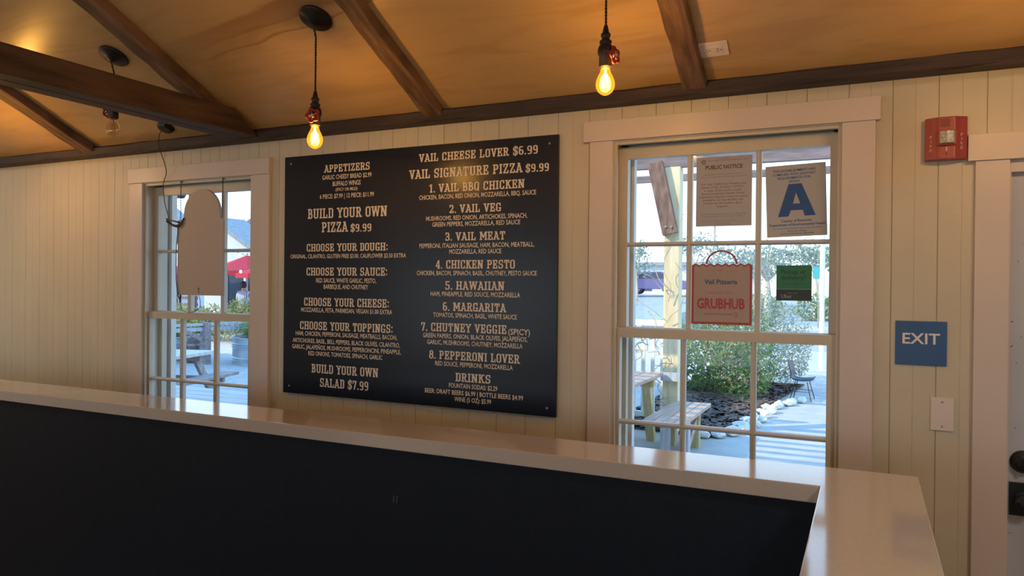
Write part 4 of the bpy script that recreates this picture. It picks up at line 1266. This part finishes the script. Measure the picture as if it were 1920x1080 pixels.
# bare vine on the post
vn = MB()
rv = random.Random(11)
for s_ in range(6):
    x, y, z = -2.1 + rv.uniform(-.1, .1), 5.66, rv.uniform(-.1, 2.2)
    pts = [Vector((x, y, z))]
    d = Vector((rv.uniform(-.8, .5), rv.uniform(-.3, .05), rv.uniform(.1, 1))).normalized()
    for q in range(9):
        d = (d + Vector((rv.uniform(-.6, .5), rv.uniform(-.25, .2), rv.uniform(-.35, .45)))).normalized()
        p = pts[-1] + d * .11
        p.y = min(p.y, 5.67)
        pts.append(p)
    vn.tube(curve_pts(pts, 3), [max(.0025, .006 * (1 - i / 27)) for i in range(len(curve_pts(pts, 3)))], 5)
for s_ in range(9):
    x, z = -2.45 + rv.uniform(-.22, .3), rv.uniform(.1, 1.0)
    pts = [Vector((x, 5.62, z))]
    for q in range(7):
        pts.append(pts[-1] + Vector((rv.uniform(-.12, .14), rv.uniform(-.03, .03), rv.uniform(-.03, .17))))
    vn.tube(curve_pts(pts, 3), .005, 5)
tag(vn.build('bare_vine', M['twig']), 'tangle of bare vine stems climbing the pale pergola post', 'vine')

# white picket railing
t = thing('picket_railing', (-3.2, 6.02, GZ0), 'white picket railing behind the pale pergola post', 'railing')
MB().box(-4.8, -2.2, 5.98, 6.06, 1.12, 1.19).build('top_rail', M['picket'], t)
MB().box(-4.8, -2.2, 5.99, 6.05, .0, .06).build('bottom_rail', M['picket'], t)
for i in range(22):
    x = -4.75 + i * .119
    MB().box(x - .022, x + .022, 6.0, 6.04, GZ0 + .02 if i % 8 == 0 else .06, 1.12).build('baluster', M['picket'], t)

# picnic furniture outside the large window
t = thing('picnic_table', (-2.55, 5.0, GZ0), 'brown board picnic table left of the bench outside the large window', 'table')
tp = MB()
for i in range(4):
    x = -2.98 + i * .215
    tp.box(x, x + .20, 4.15, 5.6, .56, .60)
tp.build('tabletop', M['bench'], t, bevel=.006)
fr = MB()
for y in (4.45, 5.3):
    fr.box(-2.95, -2.16, y - .04, y + .04, .47, .56)
fr.build('frame', M['benchleg'], t)
for y in (4.45, 5.3):
    for s_ in (-1, 1):
        MB().bar((-2.55 + s_ * .30, y, .50), (-2.55 + s_ * .36, y, GZ0), .09, .09).build('leg', M['benchleg'], t)
t = thing('garden_bench', (-1.8, 4.9, GZ0), 'low bench of stained boards with timber legs outside the large window', 'bench')
tp = MB()
for i in range(4):
    x = -2.0 + i * .105
    tp.box(x, x + .098, 4.2, 5.62, .24, .28)
tp.build('seat', M['bench'], t, bevel=.005)
for x, y, m in ((-1.86, 4.62, 'greypost'), (-1.67, 5.18, 'benchleg'), (-1.93, 5.18, 'benchleg'), (-1.66, 4.62, 'greypost')):
    MB().box(x - .045, x + .045, y - .045, y + .045, GZ0, .24).build('leg', M[m], t)
br = MB().bar((-1.66, 4.66, -.06), (-1.67, 5.14, .15), .05, .09)
br.box(-1.97, -1.62, 4.59, 4.65, .16, .24).box(-1.97, -1.62, 5.15, 5.21, .16, .24)
br.build('frame', M['bench'], t)

# shrubs
def shrub(name, blobs, n, size, m, seed, label, base, stems=9, kind=None):
    t = thing(name, base, label, 'shrub')
    leaves(MB(), blobs, n, size, seed).build('foliage', m, t)
    rs = random.Random(seed + 1)
    st = MB()
    for i in range(stems):
        b = rs.choice(blobs)
        tip = Vector((b[0] + rs.uniform(-.9, .9) * b[3], b[1] - rs.uniform(.2, 1.0) * b[4], b[2] + rs.uniform(-.3, .95) * b[5]))
        p0 = Vector((base[0] + rs.uniform(-.15, .15), base[1] + rs.uniform(-.1, .1), base[2]))
        mid = (p0 + tip) / 2 + Vector((rs.uniform(-.2, .2), rs.uniform(-.2, .2), rs.uniform(-.05, .15)))
        cpt = curve_pts([p0, mid, tip, tip + (tip - mid) * .25], 5)
        st.tube(cpt, [.013 * (1 - .75 * q / len(cpt)) for q in range(len(cpt))], 5)
    st.build('stems', M['twig'], t)
    return t
shrub('leafy_shrub', [(-2.15, 9.2, .55, .62, .7, .62), (-1.75, 8.95, .35, .5, .6, .48), (-2.6, 9.4, .45, .5, .6, .6), (-1.85, 9.55, .8, .5, .5, .5)], 5200, .075, M['leaf'], 21, 'loose green twiggy shrub growing out of the mulch behind the bench', (-2.1, 9.3, GZ0 + .02), 26)
shrub('round_hedge', [(-1.80, 11.1, .74, .66, .8, .80), (-1.36, 10.9, .64, .50, .7, .68), (-2.2, 11.3, .7, .6, .7, .72), (-1.25, 10.7, .36, .36, .4, .40)], 6800, .055, M['leaf_grey'], 31, 'rounded grey-green clipped hedge beside the path, behind the chair', (-1.7, 11.1, GZ0 + .02), 8)

# patio chair
t = thing('patio_chair', (-.90, 9.45, GZ0), 'charcoal shell chair on thin legs beside the path and hedge', 'chair', rot=(0, 0, math.radians(-95)))
t.scale = (.72, .72, .72)
prof_c = [(.24, .47), (.18, .44), (.0, .42), (-.16, .44), (-.22, .52), (-.26, .68), (-.29, .84)]
sh = MB()
rows = []
for i, (py, pz) in enumerate(curve_pts([(0, a, b) for a, b in prof_c], 4) and [(v.y, v.z) for v in curve_pts([(0, a, b) for a, b in prof_c], 4)]):
    rows.append([(x_, py + .05 * (abs(x_) / .23) ** 2 * (1 if pz > .5 else 0), pz + .05 * (abs(x_) / .23) ** 2 * (1 if pz < .55 else .3)) for x_ in [(-.23 + .46 * q / 8) for q in range(9)]])
nr = len(rows)
sh.v = [p for r in rows for p in r] + [(p[0], p[1] - .008, p[2] - .012) for r in rows for p in r]
o2_ = nr * 9
for i in range(nr - 1):
    for q in range(8):
        a = i * 9 + q
        sh.f.append((a, a + 1, a + 10, a + 9))
        sh.f.append((o2_ + a + 9, o2_ + a + 10, o2_ + a + 1, o2_ + a))
for i in range(nr - 1):
    for q in (0, 8):
        a = i * 9 + q
        sh.f.append((a, a + 9, o2_ + a + 9, o2_ + a))
for i in (0, nr - 1):
    for q in range(8):
        a = i * 9 + q
        sh.f.append((a, a + 1, o2_ + a + 1, o2_ + a))
sh.build('shell', M['chair'], t, local=True, smooth=True)
for sx in (-1, 1):
    for sy in (-1, 1):
        MB().tube([(sx * .15, sy * .12, .415), (sx * .24, sy * .22, 0)], .009, 8).build('leg', M['black'], t, local=True)
MB().tube([(-.20, .17, .20), (.20, .17, .20)], .006, 6).tube([(-.20, -.17, .20), (.20, -.17, .20)], .006, 6).tube([(-.20, .17, .20), (-.20, -.17, .20)], .006, 6).tube([(.20, .17, .20), (.20, -.17, .20)], .006, 6).build('stretcher', M['black'], t, local=True)

# far side of the road ---------------------------------------------------------
def tree(x, y, h, r, m, seed, label, base=GZ0, n=900, size=.35, trunk=.14, group='trees beyond the car park'):
    t = thing('tree', (x, y, base), label, 'tree', group)
    rt = random.Random(seed)
    tk = MB()
    fork = base + h * .45
    tk.tube([(x, y, base), (x + .05, y, base + h * .25), (x, y, fork)], [trunk, trunk * .8, trunk * .6], 8)
    blobs = []
    for i in range(6):
        a = 6.28 * i / 6 + rt.uniform(-.4, .4)
        c = (x + math.cos(a) * r * .55, y + math.sin(a) * r * .55, base + h * rt.uniform(.55, .85))
        tk.tube(curve_pts([(x, y, fork), ((x + c[0]) / 2, (y + c[1]) / 2, fork + (c[2] - fork) * .6), c], 4), trunk * .3, 5)
        blobs.append((*c, r * rt.uniform(.4, .6), r * .5, h * rt.uniform(.13, .2)))
    tk.build('trunk', M['bark'], t)
    leaves(MB(), blobs, n, size, seed, .3).build('crown', m, t)
    return t
tree(-4.75, 38, 4.6, 1.6, M['leaf_far'], 41, 'pale thin tree with a white trunk across the road', n=650, size=.22, trunk=.22)
tree(-10.4, 33, 3.9, .9, M['leaf_far'], 42, 'small dark tree standing behind the parked violet car', base=.4, n=420, size=.2, trunk=.08)
tree(-2.9, 47, 5.0, 2.6, M['leaf_grey'], 43, 'broad green tree beyond the road near the white pole', n=900, size=.3)
tree(-7.3, 52, 5.2, 2.8, M['leaf_far'], 44, 'pale broad tree beyond the road, behind the bag-shaped sticker', n=900, size=.3)
tree(-13.5, 62, 5.6, 3.0, M['leaf_far'], 45, 'distant pale tree at the left end of the car park', base=.8, n=700, size=.34)
for i, (x, y, r, lab) in enumerate(((-2.6, 40, 1.0, 'low yellow-green bush across the road left of the small teal sign'), (-5.9, 43, 1.3, 'low yellow-green bush across the road beside the white tree trunk'), (-.6, 44, 1.2, 'low yellow-green bush across the road right of the white pole'), (-8.9, 46, 1.4, 'low yellow-green bush across the road below the thin grey street pole'))):
    shrub('roadside_bush', [(x, y, .55, r, 1.0, .75), (x + r * .6, y, .4, r * .6, .8, .6)], 900, .2, M['leaf_yel'], 50 + i, lab, (x, y, GZ0), 4)
def pole(x, y, h, r, m, label, base=GZ0):
    t = thing('street_pole', (x, y, base), label, 'pole')
    MB().tube([(x, y, base), (x, y, base + h)], [r, r * .8], 10).build('shaft', m, t)
    MB().tube([(x, y, base + h - .02), (x + .5, y, base + h + .1), (x + .8, y, base + h + .1)], r * .6, 8).build('arm', m, t)
    return t
pole(-6.03, 30, 4.6, .05, M['steel'], 'thin grey street pole seen above the bag-shaped sticker')
pole(-9.3, 35, 4.5, .05, M['steel'], 'thin dark street pole behind the parked cars', base=.7)
t = thing('white_post', (-.86, 14, GZ0), 'tall plain white post beside the far end of the path', 'post')
MB().tube([(-.86, 14, GZ0), (-.86, 14, 3.4)], .05, 12).build('shaft', M['whitepole'], t)
MB().lathe([(0, .02), (.10, .02), (.10, 0), (0, 0)], 16, (-.86, 14, GZ0)).build('base_plate', M['whitepole'], t)
t = thing('street_sign', (-1.82, 30, GZ0), 'small teal sign on a thin post across the road', 'sign')
MB().tube([(-1.82, 30.03, GZ0), (-1.82, 30.03, 2.5)], .025, 8).build('post', M['steel'], t)
MB().box(-2.03, -1.60, 29.99, 30.01, 2.0, 2.5).build('sign_face', M['teal'], t)

def car(x, y, z, rz, paint, label):
    t = thing('car', (x, y, z), label, 'car', 'cars in the car park', rot=(0, 0, rz))
    side = [(-2.2, .35), (-2.2, .75), (-1.95, .88), (-1.35, .95), (-.85, 1.38), (.55, 1.40), (1.15, .98), (1.95, .86), (2.2, .66), (2.2, .35)]
    MB().prism(side, lambda a, b: (a, -.85, b), lambda a, b: (a, .85, b)).build('body', paint, t, local=True, bevel=.06)
    w = MB()
    for s_ in (-1, 1):
        w.prism([(-1.18, .96), (-.80, 1.32), (.50, 1.34), (.98, .98)], lambda a, b: (a, s_ * .845, b), lambda a, b: (a, s_ * .858, b))
    w.add([(1.10, -.7, 1.03), (1.10, .7, 1.03), (.62, .65, 1.38), (.62, -.65, 1.38)], [(0, 1, 2, 3)])
    w.build('windows', M['darkwin'], t, local=True)
    for a in (-1.35, 1.35):
        for s_ in (-1, 1):
            wh = MB().lathe([(0, .1), (.2, .1), (.31, .08), (.33, .0), (.33, -.1), (0, -.1)], 20, (a, s_ * .80, .33), (0, s_, 0)).build('wheel', M['tyre'], t, local=True)
            MB().lathe([(0, .115), (.16, .11), (.2, .095)], 16, (a, s_ * .80, .33), (0, s_, 0)).build('hubcap', M['steel'], wh, local=True)
    return t
def rise(x, y): return GZ0 + .02 + 0 if y < 20 else GZ0 + 1.25
car(-11.6, 40.5, 1.10, math.radians(15), M['carp'], 'violet parked car seen left of the pale post')
car(-14.8, 44, 1.10, math.radians(10), M['carw'], 'white parked car behind the violet one')

# long pale building on the far side
t = thing('building', (-14, 62, GZ0), 'long pale low building across the car park', 'building')
MB().box(-30, -9.5, 66, 74, GZ0, 3.6).build('wall', M['bldg'], t)
MB().box(-30.5, -9, 65.5, 74.5, 3.6, 3.9).build('roof', M['roof'], t)
for i in range(7):
    MB().box(-27 + i * 2.4, -25.6 + i * 2.4, 65.94, 66, 1.2, 2.6).build('window', M['darkwin'], t)

# ---------------------------------------------------------------- outside the small window
# picnic table right under the window
t = thing('porch_table', (-5.6, 1.7, GZ0), 'pale board table top close outside the smaller window', 'table')
tp = MB()
for i in range(5):
    y = 1.28 + i * .168
    tp.box(-7.2, -4.5, y, y + .158, .56, .60)
tp.build('tabletop', M['tabletop'], t, bevel=.004)
for x in (-6.8, -4.9):
    MB().box(x - .05, x + .05, 1.35, 2.05, .48, .56).build('bearer', M['table'], t)
    for y in (1.42, 1.98):
        MB().box(x - .05, x + .05, y - .05, y + .05, GZ0, .48).build('leg', M['table'], t)

t = thing('patio_table', (-8.78, 4.05, GZ0), 'weathered picnic table with attached seats in front of the metal planters', 'table', rot=(0, 0, math.radians(16)))
tp = MB()
for i in range(4):
    x = -.40 + i * .205
    tp.box(x, x + .19, -.95, .85, .70, .75)
tp.build('tabletop', M['tabletop'], t, local=True, bevel=.006)
for s_ in (-1, 1):
    st = MB()
    for k_ in range(2):
        x = s_ * (.58 + k_ * .14)
        st.box(x - .065, x + .065, -.95, .85, .41, .45)
    st.build('seat', M['table'], t, local=True, bevel=.005)
for y in (-.65, .55):
    MB().box(-.72, .72, y - .03, y + .03, .33, .41).build('bearer', M['table'], t, local=True)
    MB().box(-.36, .36, y - .03, y + .03, .62, .70).build('bearer', M['table'], t, local=True)
    for s_ in (-1, 1):
        MB().bar((s_ * .22, y + .05, .70), (s_ * .60, y + .05, 0), .045, .13, (0, 1, 0)).build('leg', M['table'], t, local=True)

def tank(x, y, r, h, seed, label, tall, m):
    t = thing('stock_tank_planter', (x, y, GZ0), label, 'planter', 'galvanised stock tank planters')
    pr_ = [(0, .03), (r - .02, .03), (r - .02, 0), (r, .0), (r, h * .08)]
    for zc_ in (.16, .24, .60, .68, .76):
        pr_ += [(r, h * (zc_ - .03)), (r + .025, h * zc_), (r, h * (zc_ + .03))]
    pr_ += [(r, h - .03), (r + .03, h - .02), (r + .03, h), (r - .02, h), (r - .02, h - .10), (0, h - .10)]
    MB().lathe(pr_, 48, (x, y, GZ0)).build('tank', M['galv'], t, smooth=False)
    MB().lathe([(0, 0), (r - .03, 0)], 32, (x, y, GZ0 + h - .06)).build('soil', M['mulch'], t)
    rt = random.Random(seed)
    blobs = [(x + rt.uniform(-.7, .7) * r, y + rt.uniform(-.7, .7) * r, GZ0 + h + .02 + .10 * tall, .34 * r, .34 * r, rt.uniform(.16, .26) * tall) for _ in range(14)]
    leaves(MB(), blobs, 3600, .08, seed, .2).build('plants', m, t)
tank(-11.62, 9.75, 1.15, .58, 61, 'large round galvanised tank planter with green plants, at the right edge of the smaller window', 1.35, M['leaf'])
tank(-14.25, 8.6, .82, .55, 62, 'round galvanised tank planter with brown and green plants behind the picnic table', 1.0, M['leaf_yel'])

t = thing('rail_fence', (-12.9, 8.5, GZ0), 'weathered timber post and rail with diagonal braces between the planters', 'fence')
MB().box(-12.78, -12.62, 8.37, 8.53, GZ0, .74).build('post', M['table'], t)
MB().bar((-12.93, 6.4, .70), (-12.45, 11.0, .70), .10, .05).build('rail', M['greypost'], t)
MB().bar((-12.93, 6.4, .60), (-12.45, 11.0, .60), .05, .08).build('rail', M['greypost'], t)
MB().bar((-12.71, 8.38, .38), (-12.77, 7.87, .62), .07, .09).build('brace', M['table'], t)
t = thing('wooden_barrel', (-13.15, 8.55, GZ0), 'small dark wooden barrel beside the timber post', 'barrel')
MB().lathe([(0, 0), (.13, 0), (.16, .15), (.17, .27), (.16, .40), (.13, .54), (.11, .54), (.11, .50), (0, .50)], 20, (-13.15, 8.55, GZ0)).build('staves', M['wicker'], t, smooth=True)
MB().lathe([(.162, .12), (.168, .14), (.168, .16), (.162, .18)], 20, (-13.15, 8.55, GZ0)).build('hoop', M['steel'], t)
MB().lathe([(.162, .37), (.168, .38), (.166, .40), (.160, .42)], 20, (-13.15, 8.55, GZ0)).build('hoop', M['steel'], t)

shrub('patio_hedge', [(-19.6 + i * .4, 12.9 + (i % 2) * .2, .28 + .06 * (i % 3), .55, .5, .52) for i in range(6)], 3600, .10, M['leaf_yel'], 71, 'long low yellow-green hedge across the patio', (-17.2, 12.9, GZ0), 6)
shrub('clipped_bush', [(-16.4, 13.1, .45, .75, .6, .66), (-15.7, 13.4, .5, .6, .6, .68)], 2600, .085, M['leaf_yel'], 72, 'rounded yellow-green bush in front of the person in a striped shirt', (-16.2, 13.1, GZ0), 6)

t = thing('slat_fence', (-20.4, 14.2, GZ0), 'three-rail grey fence before the white building', 'fence')
for z in (.64, .86, 1.08):
    MB().bar((-21.6, 14.0, z), (-19.7, 14.4, z), .05, .09).build('rail', M['pergola'], t)
for x in (-21.5, -19.8):
    MB().box(x - .05, x + .05, 14.0 if x < -21 else 14.33, 14.1 if x < -21 else 14.43, GZ0, 1.16).build('post', M['pergola'], t)

t = thing('building', (-25.5, 17, GZ0), 'white building with a gable vent on the left of the patio', 'building')
wl_ = [(-29, GZ0), (-22.3, GZ0), (-22.3, 3.2), (-24.6, 4.6), (-29, 4.6)]
MB().prism(wl_, lambda x, z: (x, 16.0, z), lambda x, z: (x, 17.0, z)).build('wall', M['bldg'], t)
rf = MB()
rf.prism([(-22.0, 3.02), (-22.0, 3.14), (-24.6, 4.74), (-29.2, 4.74), (-29.2, 4.6), (-24.6, 4.6)], lambda x, z: (x, 15.7, z), lambda x, z: (x, 17.3, z))
rf.build('roof', M['roof'], t)
vt = MB()
for i in range(6):
    vt.box(-23.1, -22.5, 15.93, 15.99, 3.02 + i * .075, 3.07 + i * .075)
vt.box(-23.14, -22.46, 15.97, 16.0, 2.98, 3.48)
vt.build('gable_vent', M['roof'], t)
wf = MB().box(-22.95, -22.36, 15.92, 16.0, .5, 1.95).build('window', M['roof'], t)
MB().box(-22.88, -22.43, 15.90, 15.93, .57, 1.88).build('pane', M['darkwin'], wf)

t = thing('building', (-26, 22, GZ0), 'grey-roofed gabled cafe building behind the red parasols', 'building')
g_ = [(-29.0, GZ0), (-22.4, GZ0), (-22.4, 2.40), (-25.6, 4.2), (-29.0, 2.40)]
MB().prism(g_, lambda x, z: (x, 20.6, z), lambda x, z: (x, 22.0, z)).build('wall', M['bldg'], t)
MB().prism([(-22.0, 2.18), (-22.0, 2.35), (-25.6, 4.45), (-29.5, 2.35), (-29.5, 2.18), (-25.6, 4.22)], lambda x, z: (x, 20.3, z), lambda x, z: (x, 22.2, z)).build('roof', M['roof'], t)
MB().box(-25.2, -22.6, 20.52, 20.6, GZ0 + .01, 2.2).build('shopfront', M['darkwin'], t)
for x in (-24.9, -23.8, -22.7):
    MB().box(x - .06, x + .06, 20.45, 20.54, GZ0 + .01, 2.25).build('mullion', M['bldg'], t)

t = thing('barn', (-25, 31, GZ0), 'brick-red gabled barn with a pale roof edge rising behind the cafe', 'building')
g_ = [(-33.5, GZ0), (-24, GZ0), (-24, 6.7), (-28.5, 6.7), (-33.5, 3.9)]
MB().prism(g_, lambda x, z: (x, 28.5, z), lambda x, z: (x, 35, z)).build('wall', M['barn'], t)
MB().prism([(-34, 3.62), (-34, 3.87), (-28.5, 7.0), (-23.6, 7.0), (-23.6, 6.7), (-28.5, 6.7)], lambda x, z: (x, 28.1, z), lambda x, z: (x, 35.3, z)).build('roof', M['bldg'], t)

def parasol(x, y, top, r, label):
    t = thing('parasol', (x, y, GZ0), label, 'parasol', 'red parasols over the patio tables')
    n_ = 8
    cn = MB()
    for k_ in range(n_):
        a, b = 2 * math.pi * k_ / n_, 2 * math.pi * (k_ + 1) / n_
        pts = []
        for an in (a, b):
            for f_ in (0.04, .5, 1.0):
                pts.append((x + r * f_ * math.cos(an), y + r * f_ * math.sin(an), top - .55 * f_ - .03 * math.sin(math.pi * f_)))
        cn.add(pts, [(0, 3, 4, 1), (1, 4, 5, 2)])
        cn.quad((x + r * math.cos(a), y + r * math.sin(a), top - .55), (x + r * math.cos(b), y + r * math.sin(b), top - .55), (x + r * math.cos(b), y + r * math.sin(b), top - .68), (x + r * math.cos(a), y + r * math.sin(a), top - .68))
    cn.build('canopy', M['umb'], t)
    MB().tube([(x, y, GZ0), (x, y, top + .06)], .025, 8).build('pole', M['steel'], t)
    MB().lathe([(0, .08), (.05, .08), (.25, .04), (.28, 0), (0, 0)], 16, (x, y, GZ0)).build('base', M['black'], t)
parasol(-18.75, 15.6, 2.52, 1.45, 'red parasol half hidden by the right side of the hanging sign')
parasol(-16.45, 14.6, 2.42, 1.25, 'red parasol at the right edge of the smaller window')
parasol(-21.75, 14.55, 2.42, 1.25, 'red parasol left of the hanging sign, in front of the white building')

# string lights
t = thing('string_lights', (-16.5, 12, 2.2), 'strings of small warm lights strung over the patio', 'string lights')
lp_ = [(-19.3, 12.1, 2.42), (-18.15, 12, 2.28), (-17.0, 12, 2.12), (-15.95, 12, 1.95), (-15.35, 12, 1.94), (-14.45, 12.1, 2.10)]
lp2 = [(-19.3, 12.1, 2.95), (-17.4, 12.2, 2.70), (-16.0, 12.2, 2.48), (-15.60, 12.2, 2.41), (-15.1, 12.2, 2.27), (-14.45, 12.1, 2.25)]
for p in ((-19.3, 12.1), (-14.45, 12.1)):
    MB().tube([(*p, GZ0), (*p, 3.0)], .03, 8).build('pole', M['black'], t)
MB().tube(curve_pts(lp_, 6), .006, 5).tube(curve_pts(lp2, 6), .006, 5).build('cable', M['cable'], t)
for p in [(-18.15, 12, 2.28), (-15.95, 12, 1.95), (-15.35, 12, 1.94), (-17.0, 12, 2.12)] + [(-15.60, 12.2, 2.41), (-15.1, 12.2, 2.27), (-16.6, 12.2, 2.57), (-17.4, 12.2, 2.70)]:
    MB().lathe([(0, 0), (.02, -.005), (.035, -.04), (.03, -.075), (0, -.09)], 10, p).build('bulb', M['festoon'], t, smooth=True)

# porch lantern and timber above the smaller window
t = thing('porch_timber', (-5.2, 2.0, 2.4), 'dark porch timber end at the top right corner of the smaller window', 'beam')
MB().bar((-5.16, 2.0, 2.52), (-3.0, 2.0, 2.66), .10, .16).build('timber', M['pergola'], t)
MB().box(-4.05, -3.95, 1.95, 2.05, GZ0, 2.52).build('post', M['greypost'], t)
t = thing('porch_lantern', (-5.93, 2.05, 2.40), 'small dark lantern hanging at the top left of the smaller window', 'lantern')
MB().lathe([(0, 0), (.045, .0), (.06, .03), (.06, .10), (.085, .11), (.03, .16), (0, .17)], 8, (-5.93, 2.05, 2.40)).build('housing', M['hardware'], t)
MB().tube([(-5.93, 2.05, 2.56), (-5.93, 2.05, 2.86)], .008, 6).build('rod', M['black'], t)
MB().bar((-5.93, .75, 2.90), (-5.93, 2.4, 2.90), .06, .09).build('bracket', M['pergola'], t)

# unseen block added to shade the patio, shaped like a building
t = thing('building', (-14, -1, GZ0), 'tall pale block added out of view to shade the patio', 'building')
MB().box(-22, -9.6, -7, 3.4, GZ0 - .1, 6.2).build('wall', M['bldg'], t)
MB().box(-22.3, -9.3, -7.3, 3.7, 6.2, 6.45).build('roof', M['roof'], t)

# ---------------------------------------------------------------- person on the patio, seen from behind
def skinned(name, joints, edges, m, parent, root=0, sub=2):
    me = bpy.data.meshes.new(name)
    off = offset_of(parent)
    me.from_pydata([tuple(Vector(j[0]) - off) for j in joints], edges, [])
    o = bpy.data.objects.new(name, me)
    C.objects.link(o)
    o.parent = parent
    sk = o.modifiers.new('skin', 'SKIN')
    for i, j in enumerate(joints):
        r_ = j[1] if isinstance(j[1], tuple) else (j[1], j[1])
        me.skin_vertices[0].data[i].radius = r_
        me.skin_vertices[0].data[i].use_root = (i == root)
    sk.use_smooth_shade = True
    sb_ = o.modifiers.new('subdivision', 'SUBSURF')
    sb_.levels = sub
    sb_.render_levels = sub
    me.materials.append(m)
    return o
px_, py_ = -18.3, 15.0
g = GZ0
t = thing('person', (px_, py_, g), 'person in a pale blue striped shirt standing on the patio, seen from behind', 'person')
P3 = lambda dx, dy, z: (px_ + dx, py_ + dy, g + z)
J = [(P3(0, 0, .95), (.15, .11)), (P3(0, 0, 1.15), (.14, .10)), (P3(0, -.01, 1.38), (.17, .11)), (P3(0, 0, 1.50), (.06, .06)), (P3(0, .02, 1.60), (.075, .09)), (P3(0, .02, 1.72), (.07, .085)),
     (P3(-.19, 0, 1.42), .06), (P3(-.27, .02, 1.15), .045), (P3(-.24, .16, .95), .036), (P3(-.22, .22, .88), .03),
     (P3(.19, 0, 1.42), .06), (P3(.27, .02, 1.15), .045), (P3(.24, .16, .95), .036), (P3(.22, .22, .88), .03),
     (P3(-.09, 0, .88), .10), (P3(-.10, .02, .50), .065), (P3(-.11, -.02, .10), .045), (P3(-.11, .12, .04), .035),
     (P3(.09, 0, .88), .10), (P3(.10, .02, .50), .065), (P3(.12, -.02, .10), .045), (P3(.12, .12, .04), .035)]
E_ = [(0, 1), (1, 2), (2, 3), (3, 4), (4, 5), (2, 6), (6, 7), (7, 8), (8, 9), (2, 10), (10, 11), (11, 12), (12, 13), (0, 14), (14, 15), (15, 16), (16, 17), (0, 18), (18, 19), (19, 20), (20, 21)]
skinned('body', J, E_, M['skin'], t)
JS = [(P3(0, 0, .86), (.19, .145)), (P3(0, 0, 1.15), (.175, .13)), (P3(0, -.01, 1.38), (.20, .135)), (P3(0, 0, 1.47), (.085, .08)), (P3(-.20, 0, 1.41), .085), (P3(-.285, .02, 1.15), .065), (P3(.20, 0, 1.41), .085), (P3(.285, .02, 1.15), .065)]
skinned('shirt', JS, [(0, 1), (1, 2), (2, 3), (2, 4), (4, 5), (2, 6), (6, 7)], M['shirt'], t)
JT = [(P3(0, 0, .92), (.17, .125)), (P3(-.09, 0, .84), .115), (P3(-.10, .02, .50), .085), (P3(-.11, -.02, .10), .07), (P3(.09, 0, .84), .115), (P3(.10, .02, .50), .085), (P3(.12, -.02, .10), .07)]
skinned('trousers', JT, [(0, 1), (1, 2), (2, 3), (0, 4), (4, 5), (5, 6)], M['jeans'], t)
hr = MB().lathe([(0, .13), (.05, .12), (.085, .08), (.10, .02), (.098, -.04), (.07, -.10)], 18, P3(0, .0, 1.67))
hr.build('hair', M['hair'], t, smooth=True)
